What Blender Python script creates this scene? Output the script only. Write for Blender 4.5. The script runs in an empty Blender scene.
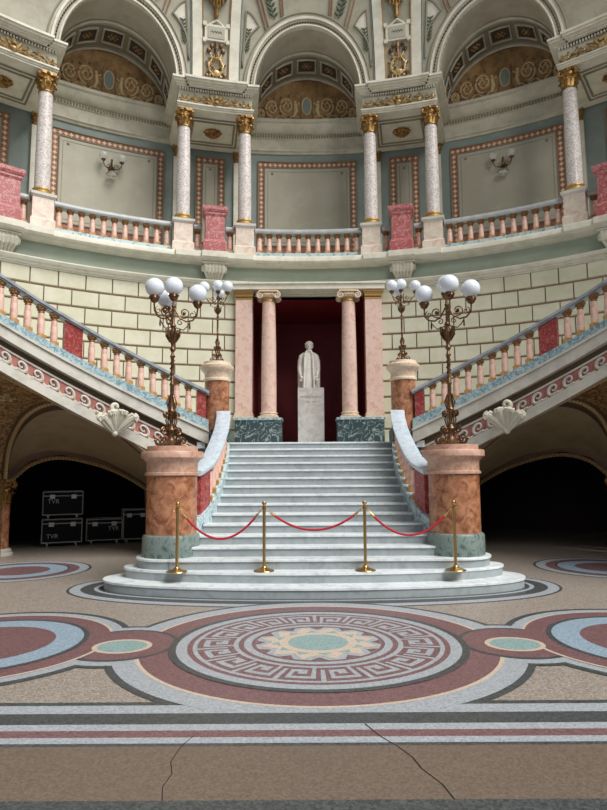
import bpy, bmesh, math, random
from math import sin, cos, pi, radians as rad
from mathutils import Vector, Matrix
random.seed(7)
SC = bpy.context.scene
COL = SC.collection

# ------------------------------------------------------------------ camera, world, lights, exposure
cam_d = bpy.data.cameras.new('camera'); cam = bpy.data.objects.new('camera', cam_d); COL.objects.link(cam)
cam.location = (-0.125, 0, 1.75)
cam.rotation_euler = (Matrix.Rotation(.00194, 3, 'Z') @ Matrix.Rotation(pi/2+.112, 3, 'X') @ Matrix.Rotation(-.00612, 3, 'Z')).to_euler()
cam_d.sensor_fit = 'VERTICAL'; cam_d.sensor_height = 24; cam_d.lens = 24*608/810; cam_d.clip_end = 200
SC.camera = cam
w = bpy.data.worlds.new('world'); SC.world = w; w.use_nodes = True
w.node_tree.nodes['Background'].inputs[0].default_value = (.88, .94, 1, 1)
w.node_tree.nodes['Background'].inputs[1].default_value = 0.22
def area(name, loc, target, size, power, color=(1, 1, 1), sy=None):
    l = bpy.data.lights.new(name, 'AREA'); l.energy = power; l.color = color
    l.shape = 'RECTANGLE'; l.size = size; l.size_y = sy or size
    o = bpy.data.objects.new(name, l); COL.objects.link(o); o.location = loc
    o.rotation_euler = (Vector(target)-Vector(loc)).to_track_quat('-Z', 'Y').to_euler()
    return o
sun_d = bpy.data.lights.new('dome_daylight', 'SUN'); sun_d.energy = 3.5; sun_d.angle = rad(38); sun_d.color = (1, .985, .95)
sun = bpy.data.objects.new('dome_daylight', sun_d); COL.objects.link(sun)
sun.rotation_euler = Vector((-.68, .55, -1.05)).to_track_quat('-Z', 'Y').to_euler()
area('high_window_light', (8, -3, 16), (-5, 15, 6), 4, 700, (1, .97, .9))
area('front_window_light', (-3, -7, 9), (0, 10, 3), 6, 120, (.9, .95, 1))
SC.view_settings.view_transform = 'Standard'; SC.view_settings.look = 'None'
SC.view_settings.gamma = 1; SC.view_settings.use_curve_mapping = False
SC.view_settings.exposure = 0.16

# ------------------------------------------------------------------ materials
def lin(c):
    return tuple(((v/255)/12.92 if v/255 <= .04045 else ((v/255+.055)/1.055)**2.4) for v in c) + (1,)
def mat(name, c, rough=.5, metal=0, kind=None, c2=None, scale=4, lo=.45, hi=.6, bump=0, spec=.5, dist=1.5):
    m = bpy.data.materials.new(name); m.use_nodes = True
    n = m.node_tree.nodes; L = m.node_tree.links; b = n['Principled BSDF']
    b.inputs['Roughness'].default_value = rough; b.inputs['Metallic'].default_value = metal
    b.inputs['Specular IOR Level'].default_value = spec
    b.inputs['Base Color'].default_value = lin(c)
    if kind:
        tc = n.new('ShaderNodeTexCoord'); src = None
        if kind in ('marble', 'noise'):
            t = n.new('ShaderNodeTexNoise'); t.inputs['Scale'].default_value = scale
            t.inputs['Detail'].default_value = 7; t.inputs['Distortion'].default_value = dist if kind == 'marble' else 0
            t.inputs['Roughness'].default_value = .62
            L.new(tc.outputs['Object'], t.inputs['Vector']); src = t.outputs['Fac']
        elif kind == 'vein':
            t = n.new('ShaderNodeTexNoise'); t.inputs['Scale'].default_value = scale; t.inputs['Detail'].default_value = 6
            t.inputs['Distortion'].default_value = dist
            L.new(tc.outputs['Object'], t.inputs['Vector'])
            a = n.new('ShaderNodeMath'); a.operation = 'SUBTRACT'; a.inputs[1].default_value = .5; L.new(t.outputs['Fac'], a.inputs[0])
            d = n.new('ShaderNodeMath'); d.operation = 'ABSOLUTE'; L.new(a.outputs[0], d.inputs[0])
            e = n.new('ShaderNodeMath'); e.operation = 'SUBTRACT'; e.inputs[0].default_value = 1; L.new(d.outputs[0], e.inputs[1]); src = e.outputs[0]
        elif kind == 'speck':
            t = n.new('ShaderNodeTexVoronoi'); t.inputs['Scale'].default_value = scale
            L.new(tc.outputs['Object'], t.inputs['Vector'])
            s = n.new('ShaderNodeSeparateColor'); L.new(t.outputs['Color'], s.inputs[0]); src = s.outputs[0]
        r = n.new('ShaderNodeValToRGB'); r.color_ramp.elements[0].position = lo; r.color_ramp.elements[1].position = hi
        r.color_ramp.elements[0].color = lin(c); r.color_ramp.elements[1].color = lin(c2)
        L.new(src, r.inputs[0]); L.new(r.outputs[0], b.inputs['Base Color'])
        if bump:
            bp = n.new('ShaderNodeBump'); bp.inputs['Strength'].default_value = bump; bp.inputs['Distance'].default_value = .02
            L.new(src, bp.inputs['Height']); L.new(bp.outputs[0], b.inputs['Normal'])
    return m
SPK = dict(kind='speck', scale=80, lo=.0, hi=1.0, rough=.42)
T = dict(
 ashlar=mat('pale green painted stone', (202, 198, 172), .6, kind='noise', c2=(210, 206, 184), scale=2),
 joint=mat('brown mortar joint', (140, 112, 98), .8),
 cream=mat('cream stucco', (202, 197, 178), .6, kind='noise', c2=(188, 183, 163), scale=3),
 cream2=mat('warm white stucco', (222, 217, 201), .55, kind='noise', c2=(208, 202, 184), scale=3),
 frieze=mat('grey green paint', (158, 170, 152), .6, kind='noise', c2=(166, 177, 160), scale=1.5),
 sage=mat('sage green wall paint', (132, 144, 138), .6, kind='noise', c2=(142, 153, 147), scale=1.5),
 olive=mat('olive cream panel paint', (176, 171, 153), .6, kind='noise', c2=(184, 179, 162), scale=1.2),
 brownpat=mat('brown pink stencil band', (140, 90, 72), .6, kind='noise', c2=(172, 116, 96), scale=9),
 brown=mat('dark brown paint', (92, 62, 48), .6),
 patcream=mat('cream stencil flowers', (222, 196, 160), .6),
 gold=mat('old gilding', (186, 144, 84), .4, .7, kind='noise', c2=(100, 70, 38), scale=14, lo=.4, hi=.65),
 goldr=mat('pale worn gilding', (206, 176, 122), .42, .35, kind='noise', c2=(120, 90, 54), scale=12, lo=.42, hi=.62),
 goldl=mat('pale gilding', (206, 172, 110), .4, .55),
 goldt=mat('gold leaf trim', (166, 130, 76), .45, .4),
 lilac=mat('speckled lilac marble', (226, 220, 214), .25, kind='speck', c2=(184, 168, 166), scale=38, lo=.35, hi=1),
 pedcream=mat('cream pink marble', (226, 214, 198), .3, kind='marble', c2=(206, 172, 158), scale=4, lo=.45, hi=.7),
 pinkped=mat('rose red marble', (168, 88, 88), .35, kind='vein', c2=(206, 150, 146), scale=6, lo=.95, hi=1),
 redmar=mat('deep red marble', (142, 50, 48), .3, kind='vein', c2=(186, 110, 104), scale=7, lo=.96, hi=1),
 pink=mat('pale pink marble', (232, 198, 184), .35, kind='noise', c2=(214, 162, 142), scale=9, lo=.45, hi=.6),
 doorpink=mat('veined pink marble column', (218, 188, 174), .3, kind='marble', c2=(202, 154, 140), scale=6, lo=.48, hi=.68, dist=1.2),
 balgold=mat('ochre stone', (198, 152, 90), .5, kind='noise', c2=(172, 124, 68), scale=10),
 balcap=mat('bronze brown capital', (128, 92, 54), .45, .3, kind='noise', c2=(150, 104, 62), scale=20),
 rail=mat('blue grey marble rail', (142, 148, 154), .3, kind='noise', c2=(168, 173, 178), scale=5),
 railg=mat('pale grey marble rail', (164, 168, 168), .35, kind='noise', c2=(180, 183, 181), scale=5),
 blueplinth=mat('blue white marble', (186, 204, 208), .35, kind='marble', c2=(110, 140, 150), scale=7, lo=.5, hi=.62),
 green=mat('sea green marble', (176, 196, 200), .35, kind='marble', c2=(104, 134, 146), scale=12, lo=.42, hi=.6),
 dgreen=mat('dark green veined marble', (52, 68, 70), .28, kind='vein', c2=(158, 172, 170), scale=3.5, lo=.965, hi=1, dist=2),
 ggreen=mat('grey green marble', (120, 134, 130), .35, kind='marble', c2=(78, 94, 90), scale=7, lo=.5, hi=.62),
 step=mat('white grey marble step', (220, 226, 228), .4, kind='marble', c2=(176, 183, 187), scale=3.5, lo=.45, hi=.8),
 riser=mat('shaded marble riser', (158, 165, 167), .45, kind='marble', c2=(136, 143, 146), scale=4, lo=.45, hi=.75),  # step marble made greyer; the shade on the risers is put into the colour
 railw=mat('white blue marble rail', (196, 208, 218), .28, kind='vein', c2=(168, 182, 196), scale=4, lo=.96, hi=1),
 orange=mat('orange brown marble', (182, 128, 96), .25, kind='marble', c2=(126, 78, 54), scale=7, lo=.4, hi=.62, dist=.8),
 capst=mat('dusty pink stone', (196, 160, 140), .45, kind='marble', c2=(170, 124, 104), scale=5, lo=.45, hi=.65),
 capcr=mat('cream pink stone', (216, 196, 172), .45, kind='marble', c2=(196, 160, 138), scale=5, lo=.5, hi=.65),
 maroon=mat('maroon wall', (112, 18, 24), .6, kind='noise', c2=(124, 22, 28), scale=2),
 dmaroon=mat('shade darkened maroon wall', (40, 10, 12), .7),  # maroon darkened so the undercroft's shade sits in the colour
 spandrel=mat('brown gold carved stucco', (166, 130, 80), .5, .1, kind='noise', c2=(84, 60, 36), scale=16, lo=.4, hi=.6, bump=.8),
 soffit=mat('olive brown soffit', (176, 158, 126), .6, kind='noise', c2=(164, 146, 116), scale=2),
 soffitd=mat('dark brown moulding', (92, 74, 52), .55),
 rope=mat('dull gold rope moulding', (172, 146, 104), .5, .2),
 stringw=mat('off white stone string', (206, 202, 192), .5, kind='noise', c2=(190, 186, 176), scale=3),
 pinkband=mat('dusty rose band', (176, 112, 106), .6, kind='noise', c2=(156, 100, 90), scale=8),
 bronze=mat('aged bronze', (132, 98, 68), .38, .65, kind='noise', c2=(72, 50, 34), scale=30, lo=.4, hi=.6),
 brass=mat('polished brass', (190, 158, 104), .28, 1.0),
 statue=mat('white statue marble', (232, 228, 220), .5, kind='noise', c2=(216, 211, 202), scale=4),
 stped=mat('pale marble pedestal', (206, 202, 196), .4, kind='marble', c2=(186, 182, 176), scale=3),
 letter=mat('gilt lettering', (150, 116, 84), .5),
 velvet=mat('red velvet rope', (176, 14, 36), .7),
 case=mat('black case laminate', (9, 9, 10), .6, spec=.2),
 alu=mat('dull aluminium edging', (190, 192, 194), .5, .3),
 ptxt=mat('grey stencil paint', (170, 170, 170), .7),
 fresco=mat('ochre gold fresco', (164, 130, 84), .7, kind='noise', c2=(128, 98, 62), scale=4, lo=.4, hi=.62),
 fresco2=mat('pale fresco scroll', (206, 184, 140), .7),
 fresco3=mat('mauve fresco scroll', (126, 92, 82), .7),
 frblue=mat('grey blue cartouche', (128, 140, 132), .7),
 vault=mat('beige vault plaster', (188, 180, 164), .65, kind='noise', c2=(174, 166, 150), scale=1.5),
 drum=mat('aged beige plaster', (172, 167, 148), .65, kind='noise', c2=(158, 152, 134), scale=2),
 vaultg=mat('grey green vault band', (138, 132, 112), .65),
 coffer=mat('dark coffer ground', (76, 62, 48), .7),
 leaf=mat('dark green painted laurel', (82, 92, 70), .7),
 red=mat('thin rust line', (146, 112, 80), .7),
 f_beige=mat('speckled beige terrazzo', (118, 107, 98), c2=(172, 162, 152), **SPK),
 f_brown=mat('brown terrazzo', (96, 83, 72), c2=(118, 104, 92), **SPK),
 f_maroon=mat('maroon terrazzo', (94, 67, 69), c2=(132, 101, 102), **SPK),
 f_light=mat('pale grey terrazzo', (138, 144, 150), c2=(174, 179, 184), **SPK),
 f_dark=mat('charcoal terrazzo', (48, 52, 54), c2=(86, 90, 90), **SPK),
 f_cream=mat('peach terrazzo', (182, 164, 146), c2=(204, 188, 170), **SPK),
 f_teal=mat('teal terrazzo', (112, 140, 140), c2=(152, 174, 172), **SPK),
 f_blue=mat('blue terrazzo', (118, 138, 154), c2=(160, 178, 192), **SPK),
 f_crack=mat('dark crack', (40, 34, 30), .8),
)
gm = bpy.data.materials.new('opal glass globe'); gm.use_nodes = True
_b = gm.node_tree.nodes['Principled BSDF']; _b.inputs['Base Color'].default_value = lin((226, 232, 240)); _b.inputs['Roughness'].default_value = .12
_b.inputs['Subsurface Weight'].default_value = .3; _b.inputs['Subsurface Radius'].default_value = (.1, .1, .1)
T['globe'] = gm
cg = bpy.data.materials.new('clear glass globe'); cg.use_nodes = True
_b = cg.node_tree.nodes['Principled BSDF']; _b.inputs['Base Color'].default_value = lin((225, 225, 220)); _b.inputs['Roughness'].default_value = .08
_b.inputs['Alpha'].default_value = .45
T['glass'] = cg

# ------------------------------------------------------------------ mesh builder
CY = 5.0; AK = .912
def RA(a): return rad(a*AK)
def P(a, R, z):            # ring of the hall; a is an arc measure, R counts from one metre out
    a = RA(a); R += 1.0; return (R*sin(a), CY+R*cos(a), z-(.11 if z > 7.3 else 0))
def P0(a, R, z):           # ring of the curved side staircases
    a = rad(a); return (R*sin(a), 6.0+R*cos(a), z)
class MB:
    def __init__(s): s.v = []; s.f = []; s.m = []
    def add(s, vs, fs, m=0):
        o = len(s.v); s.v += [tuple(p) for p in vs]
        for f in fs: s.f.append([i+o for i in f]); s.m.append(m)
        return s
    def box(s, x0, x1, y0, y1, z0, z1, m=0):
        v = [(x, y, z) for z in (z0, z1) for y in (y0, y1) for x in (x0, x1)]
        return s.add(v, [(0, 2, 3, 1), (4, 5, 7, 6), (0, 1, 5, 4), (2, 6, 7, 3), (0, 4, 6, 2), (1, 3, 7, 5)], m)
    def hexa(s, b, t, m=0):
        n = len(b)
        return s.add(list(b)+list(t), [tuple(range(n))[::-1], tuple(range(n, 2*n))]+[(i, (i+1) % n, (i+1) % n+n, i+n) for i in range(n)], m)
    def lathe(s, prof, n=24, m=0, c=(0, 0, 0), sx=1, sy=1):
        vs = []; k = len(prof)
        for i in range(n):
            a = 2*pi*i/n
            for r, z in prof: vs.append((c[0]+r*cos(a)*sx, c[1]+r*sin(a)*sy, c[2]+z))
        fs = [(i*k+j, ((i+1) % n)*k+j, ((i+1) % n)*k+j+1, i*k+j+1) for i in range(n) for j in range(k-1)]
        fs.append([i*k+k-1 for i in range(n)]); fs.append([i*k for i in range(n)][::-1])
        return s.add(vs, fs, m)
    def sphere(s, c, r, n=12, m=0, sx=1, sy=1, sz=1):
        h = max(4, n//2+1)
        return s.lathe([(max(r*sin(pi*j/h), 1e-4), -r*cos(pi*j/h)*sz) for j in range(h+1)], n, m, c, sx, sy)
    def tube(s, pts, r, n=8, m=0, closed=False, cap=True):
        pts = [Vector(p) for p in pts]; N = len(pts)
        if N < 2: return s
        rs = r if isinstance(r, (list, tuple)) else [r]*N
        vs = []; prev = None
        for i, p in enumerate(pts):
            if closed: d = pts[(i+1) % N]-pts[i-1]
            else: d = pts[min(i+1, N-1)]-pts[max(i-1, 0)]
            if d.length < 1e-9: d = Vector((0, 0, 1))
            d.normalize()
            if prev is None:
                up = Vector((0, 0, 1)) if abs(d.z) < .9 else Vector((1, 0, 0)); u = d.cross(up).normalized()
            else:
                u = prev-d*prev.dot(d); u = u.normalized() if u.length > 1e-6 else d.orthogonal().normalized()
            prev = u; v = d.cross(u)
            for k in range(n):
                a = 2*pi*k/n; vs.append(p+(u*cos(a)+v*sin(a))*rs[i])
        fs = []
        for i in range(N if closed else N-1):
            j = (i+1) % N
            for k in range(n): fs.append((i*n+k, i*n+(k+1) % n, j*n+(k+1) % n, j*n+k))
        if not closed and cap: fs.append(tuple(range(n))[::-1]); fs.append(tuple((N-1)*n+k for k in range(n)))
        return s.add(vs, fs, m)
    def grid(s, fn, nu, nv, m=0, cu=False):
        vs = [fn(i/(nu if cu else nu), j/nv) for i in range(nu if cu else nu+1) for j in range(nv+1)]
        k = nv+1; fs = []
        for i in range(nu):
            i2 = (i+1) % nu if cu else i+1
            for j in range(nv): fs.append((i*k+j, i2*k+j, i2*k+j+1, i*k+j+1))
        return s.add(vs, fs, m)
    def sweep(s, prof, a0, a1, step=1.5, m=0, zf=None, ms=None):
        n = max(1, int(abs(a1-a0)/step+.99)); k = len(prof); vs = []
        for i in range(n+1):
            a = a0+(a1-a0)*i/n; dz = zf(a) if zf else 0
            for R, z in prof: vs.append(P(a, R, z+dz))
        o = len(s.v); s.v += vs
        for i in range(n):
            for j in range(k):
                j2 = (j+1) % k; s.f.append([o+i*k+j, o+(i+1)*k+j, o+(i+1)*k+j2, o+i*k+j2]); s.m.append(ms[j] if ms else m)
        s.f.append([o+j for j in range(k)][::-1]); s.m.append(m)
        s.f.append([o+n*k+j for j in range(k)]); s.m.append(m)
        return s
    def hsweep(s, R0, R1, ztop, zbot, a0, a1, step=1.5, m=0):
        n = max(1, int(abs(a1-a0)/step+.99)); vs = []
        for i in range(n+1):
            a = a0+(a1-a0)*i/n
            vs += [P0(a, R0, zbot(a)), P0(a, R1, zbot(a)), P0(a, R1, ztop(a)), P0(a, R0, ztop(a))]
        fs = [(i*4+j, i*4+4+j, i*4+4+(j+1) % 4, i*4+(j+1) % 4) for i in range(n) for j in range(4)]
        fs += [(0, 1, 2, 3), tuple(n*4+j for j in (3, 2, 1, 0))]
        return s.add(vs, fs, m)
    def xf(s, fn, start=0):
        s.v[start:] = [tuple(fn(p)) for p in s.v[start:]]; return s
    def build(s, name, mats, parent=None, org=(0, 0, 0), smooth=35):
        me = bpy.data.meshes.new(name)
        me.from_pydata([(p[0]-org[0], p[1]-org[1], p[2]-org[2]) for p in s.v], [], s.f)
        mats = mats if isinstance(mats, (list, tuple)) else [mats]
        for q in mats: me.materials.append(T[q])
        me.polygons.foreach_set('material_index', s.m)
        bm = bmesh.new(); bm.from_mesh(me); bmesh.ops.recalc_face_normals(bm, faces=bm.faces); bm.to_mesh(me); bm.free()
        if smooth:
            me.shade_smooth(); me.set_sharp_from_angle(angle=rad(smooth))
        o = bpy.data.objects.new(name, me); COL.objects.link(o)
        if parent is not None: o.parent = parent
        else: o.location = org
        return o
def tag(o, label=None, cat=None, group=None, kind=None):
    if label: o['label'] = label
    if cat: o['category'] = cat
    if group: o['group'] = group
    if kind: o['kind'] = kind
    return o
def struct(mb, name, mats, **k):
    o = mb.build(name, mats, **k); o['kind'] = 'structure'; return o
class Thing:
    def __init__(s, name, label, cat, loc=(0, 0, 0), rz=0, group=None):
        s.o = bpy.data.objects.new(name, None); COL.objects.link(s.o); s.loc = loc
        s.o.location = loc; s.o.rotation_euler = (0, 0, rz); s.o.empty_display_size = .2
        tag(s.o, label, cat, group)
    def part(s, name, mb, mats, world=False, parent=None, smooth=35):
        return mb.build(name, mats, parent or s.o, s.loc if world else (0, 0, 0), smooth)
def kids(o): return [c for c in bpy.data.objects if c.parent == o]
def copy_tree(o, parent=None, label=None, group=None):
    c = o.copy(); COL.objects.link(c)
    if parent is not None: c.parent = parent
    for ch in kids(o): copy_tree(ch, c)
    if label: c['label'] = label
    if group: c['group'] = group
    return c
def interp(t, x):
    if x <= t[0][0]: return t[0][1]
    for (x0, y0), (x1, y1) in zip(t, t[1:]):
        if x <= x1: return y0+(y1-y0)*(x-x0)/(x1-x0)
    return t[-1][1]
def spiral(c, r0, r1, t0, t1, n=22, plane=None):
    out = []
    for i in range(n+1):
        f = i/n; t = t0+(t1-t0)*f; r = r0+(r1-r0)*f
        out.append((c[0]+r*cos(t), c[1]+r*sin(t)))
    return out
SIDE = {-1: 'left', 1: 'right'}

# ------------------------------------------------------------------ FLOOR with inlaid mosaic
LAY = [0]
FM = ['f_beige', 'f_brown', 'f_maroon', 'f_light', 'f_dark', 'f_cream', 'f_teal', 'f_blue', 'f_crack']
MI = {k: i for i, k in enumerate(FM)}
fl = MB()
fl.add([(-16, -2, 0), (16, -2, 0), (16, 22, 0), (-16, 22, 0)], [(0, 1, 2, 3)], 0)
def lay(): LAY[0] += 1; return LAY[0]*.00025
def poly(pts, m): z = lay(); fl.add([(x, y, z) for x, y in pts], [tuple(range(len(pts)))], MI[m])
def polys(lst, m):
    z = lay()
    for pts in lst: fl.add([(x, y, z) for x, y in pts], [tuple(range(len(pts)))], MI[m])
def annulus(cx, cy, r0, r1, m, n=96, t0=0, t1=2*pi):
    z = lay(); vs = []
    for i in range(n+1):
        t = t0+(t1-t0)*i/n; e = EY if cx == 0 else 1; vs += [(cx+r0*cos(t), cy+r0*sin(t)*e, z), (cx+r1*cos(t), cy+r1*sin(t)*e, z)]
    fl.add(vs, [(2*i, 2*i+1, 2*i+3, 2*i+2) for i in range(n)], MI[m])
EY = .955
def disc(cx, cy, r, m, n=72, ry=None):
    if (cx, cy) == (0, 6.52): ry = r*EY
    poly([(cx+r*cos(2*pi*i/n), cy+(ry or r)*sin(2*pi*i/n)) for i in range(n)], m)
def stripe(y0, y1, m): poly([(-12, y0), (12, y0), (12, y1), (-12, y1)], m)
# far circles in the side bays
for s in (-1, 1):
    for r, m in ((1.33, 'f_dark'), (1.28, 'f_light'), (1.1, 'f_maroon'), (.92, 'f_dark'), (.88, 'f_blue'), (.56, 'f_maroon')): disc(s*5.4, 11.45, r*.95, m)
# rings round the foot of the stair
def sell(W, yf, yc, yb, p=2.2, n=72, off=0):
    out = []
    for i in range(n):
        t = 2*pi*i/n; c_, s_ = cos(t), sin(t)
        x = (W+off)*math.copysign(abs(c_)**(2/p), c_)
        y = yc+((yb-yc+off) if s_ > 0 else (yc-yf+off))*math.copysign(abs(s_)**(2/p), s_)
        out.append((x, y))
    return out
ST1 = (3.28, 8.74, 9.78, 10.7)
for off, m in ((.53, 'f_dark'), (.49, 'f_light'), (.33, 'f_dark'), (.13, 'f_light'), (.065, 'f_dark')): poly(sell(*ST1, off=off*1.0), m)
z_ = lay()
for s in (-1, 1): poly([(s*12, 4.84), (s*12, 4.91), (s*.6, 4.91), (s*.6, 4.84)][::s], 'f_dark')
# big guilloche
MC = (0, 6.52)
def lens(s):
    for rx, ry, m in ((.74, .76, 'f_dark'), (.70, .71, 'f_light'), (.60, .60, 'f_dark'), (.56, .55, 'f_maroon')): disc(s*2.03, 6.5, rx, m, ry=ry)
for s in (-1, 1):
    disc(s*3.48, 6.55, 1.49, 'f_dark'); 
disc(*MC, 2.12, 'f_dark', n=128)
stripe(4.60, 4.84, 'f_light')
for s in (-1, 1): disc(s*2.03, 6.5, .74, 'f_dark', ry=.76)
for s in (-1, 1): disc(s*3.48, 6.55, 1.41, 'f_light')
disc(*MC, 2.05, 'f_light', n=128)
for s in (-1, 1): disc(s*2.03, 6.5, .70, 'f_light', ry=.70)
for s in (-1, 1): disc(s*3.48, 6.55, 1.29, 'f_cream')
disc(*MC, 1.84, 'f_cream', n=128)
for s in (-1, 1): disc(s*3.48, 6.55, 1.26, 'f_maroon')
disc(*MC, 1.80, 'f_maroon', n=128)
for s in (-1, 1):
    annulus(s*2.03, 6.5, .0, .58, 'f_dark'); annulus(s*2.03, 6.5, .0, .53, 'f_maroon')
    # the strand that passes over
    annulus(s*3.48, 6.55, 1.04, 1.26, 'f_maroon', n=60)
    annulus(s*3.48, 6.55, 1.26, 1.295, 'f_cream', n=60, t0=(pi*1.0 if s > 0 else -pi*.5), t1=(pi*1.5 if s > 0 else 0))
    disc(s*2.0, 6.43, .30, 'f_cream', ry=.26); disc(s*2.0, 6.43, .25, 'f_teal', ry=.21)
for s in (-1, 1):
    disc(s*3.48, 6.55, 1.04, 'f_dark'); disc(s*3.48, 6.55, .985, 'f_blue'); disc(s*3.48, 6.55, .70, 'f_maroon')
disc(*MC, 1.52, 'f_dark', n=128); disc(*MC, 1.445, 'f_light', n=128)
annulus(*MC, 1.28, 1.335, 'f_maroon'); 
def pol(r, t): return (MC[0]+r*sin(t), MC[1]+r*cos(t)*EY)
def band(r0, r1, t0, t1):
    n = max(1, int(abs(t1-t0)*r1/.06)); up = [pol(r1, t0+(t1-t0)*i/n) for i in range(n+1)]
    return up+[pol(r0, t1-(t1-t0)*i/n) for i in range(n+1)]
# key (meander): 7x7 cells per unit
KEY = ["1111111", "1000001", "1011101", "1010101", "1010001", "1011111", "0000000"]
Kn = 18; r_in, r_out = .87, 1.235; lst = []
rows = ["111111110", "100000010", "101111010", "101001010", "101000010" , "101111111"]
for k in range(Kn):
    t0 = 2*pi*k/Kn; dt = 2*pi/Kn
    for ri, row in enumerate(rows):
        q = (r_out-r_in)/len(rows); rr1 = r_out-q*ri; rr0 = rr1-q
        j = 0
        while j < len(row):
            if row[j] == '1':
                e = j
                while e < len(row) and row[e] == '1': e += 1
                lst.append(band(rr0, rr1, t0+dt*j/9, t0+dt*e/9)); j = e
            else: j += 1
polys(lst, 'f_maroon')
annulus(*MC, .765, .82, 'f_maroon'); annulus(*MC, .645, .685, 'f_maroon')
tri = []
for k in range(12):
    a0 = 2*pi*k/12; tri.append([pol(.645, a0-.13), pol(.645, a0+.13), pol(.54, a0)])
polys(tri, 'f_maroon')
star = []
for k in range(24): star.append(pol(.62 if k % 2 else .47, 2*pi*k/24))
poly(star, 'f_cream')
star = [pol(.50 if k % 2 else .38, 2*pi*k/24+.13) for k in range(24)]
poly(star, 'f_teal'); disc(*MC, .40, 'f_cream'); disc(*MC, .31, 'f_teal')
for y0, y1, m in ((4.46, 4.655, 'f_dark'), (4.355, 4.46, 'f_light'), (4.245, 4.355, 'f_maroon'), (4.155, 4.245, 'f_light'), (4.11, 4.155, 'f_dark'), (-1.5, 4.11, 'f_brown'), (2.9, 3.46, 'f_dark')):
    stripe(y0, y1, m)
def crack(pts, wd=.006):
    z = lay(); vs = []
    for x, y in pts: vs += [(x-wd, y, z), (x+wd, y, z)]
    fl.add(vs, [(2*i, 2*i+1, 2*i+3, 2*i+2) for i in range(len(pts)-1)], MI['f_crack'])
crack([(.28, 4.45), (.36, 4.25), (.45, 4.1), (.52, 3.95), (.55, 3.8), (.63, 3.62), (.66, 3.46)])
crack([(-.88, 4.27), (-.93, 4.1), (-.95, 3.9), (-.91, 3.75), (-.93, 3.6), (-.90, 3.46)], .003)
struct(fl, 'floor', FM, smooth=0)

# ------------------------------------------------------------------ LOWER WALL (ashlar ring)
RW = 10.4
BK = [(23.0, .0), (23.6, 1.38), (26.5, 1.72), (29.8, 1.98), (35.0, 2.2), (38.6, 2.03), (40.7, 1.62), (41.6, 0.0)]
wl = MB()
def wallstrip(mb, R, a0, a1, zb, zt, n, m=0, th=.35):
    for i in range(n):
        b0 = a0+(a1-a0)*i/n; b1 = a0+(a1-a0)*(i+1)/n
        mb.add([P(b0, R, zb(b0)), P(b1, R, zb(b1)), P(b1, R+th, zb(b1)), P(b0, R+th, zb(b0)), P(b0, R, zt), P(b1, R, zt), P(b1, R+th, zt), P(b0, R+th, zt)],
               [(0, 1, 5, 4), (0, 3, 2, 1), (3, 7, 6, 2), (4, 5, 6, 7)]+([(0, 4, 7, 3)] if i == 0 else [])+([(1, 2, 6, 5)] if i == n-1 else []), m)
DA = 8.9
for s in (-1, 1):
    wallstrip(wl, RW+.03, s*DA, s*23, lambda a: 0, 6.9, 10, 1)
    wallstrip(wl, RW+.03, s*23, s*41.6, lambda a: interp(BK, abs(a))+(.05 if 23.6 < abs(a) < 41.3 else 0), 6.9, 30, 1)
    wallstrip(wl, RW+.03, s*41.6, s*70, lambda a: 0, 6.9, 16, 1)
wallstrip(wl, RW+.03, -DA, DA, lambda a: 0, 2.44, 8, 1)
wallstrip(wl, RW+.0, -DA, DA, lambda a: 6.62, 6.9, 8, 0)
# blocks
rh = .43; bw = 3.6
for row in range(11):
    z1 = 6.77-row*rh; z0 = z1-rh+.032
    if z1 < 2.3: break
    for k in range(-19, 19):
        a0 = (k+(.5 if row % 2 else 0))*bw; a1 = a0+bw-.17
        for lo_, hi_ in ((-70 if z0 > 2.3 else -22, -DA-.1), (DA+.1, 70 if z0 > 2.3 else 22)):
            b0, b1 = max(a0, lo_), min(a1, hi_)
            if b1-b0 < .3: continue
            sub = 2; c = .09
            pr = [(RW+.04, z0), (RW-.012, z0+.022), (RW-.012, z1-.022), (RW+.04, z1)]
            for i in range(sub):
                e0 = b0+(b1-b0)*i/sub; e1 = b0+(b1-b0)*(i+1)/sub
                wl.add([P(e0, R, z) for R, z in pr]+[P(e1, R, z) for R, z in pr], [(j, j+4, j+5, j+1) for j in range(3)], 0)
            wl.add([P(b0, R, z) for R, z in pr], [(0, 1, 2, 3)], 0); wl.add([P(b1, R, z) for R, z in pr], [(0, 1, 2, 3)], 0)
struct(wl, 'wall_lower_ring', ['ashlar', 'joint'])
mo = MB()
mo.sweep([(R_, 6.76+(z_-6.84)*.75) for R_, z_ in [(RW+.1, 6.84), (RW-.03, 6.84), (RW-.03, 6.90), (RW-.10, 6.92), (RW-.10, 6.97), (RW-.16, 6.99), (RW-.2, 7.06), (RW-.2, 7.10), (RW-.05, 7.13), (RW+.1, 7.13)]], -70, 70)
struct(mo, 'trim_1', 'cream2')
fz = MB(); fz.sweep([(RW, 7.0), (RW+.3, 7.0), (RW+.3, 7.8), (RW, 7.8)], -70, 70); struct(fz, 'wall_frieze', 'frieze')
lg = MB()
lg.sweep([(12.6, 7.72), (10.05, 7.75), (10.02, 7.74), (10.0, 7.70), (10.0, 7.60), (10.05, 7.57), (10.12, 7.565), (10.12, 7.55), (10.2, 7.54), (10.3, 7.52), (10.42, 7.51), (10.42, 7.60), (12.6, 7.6)], -70, 70)
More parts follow.
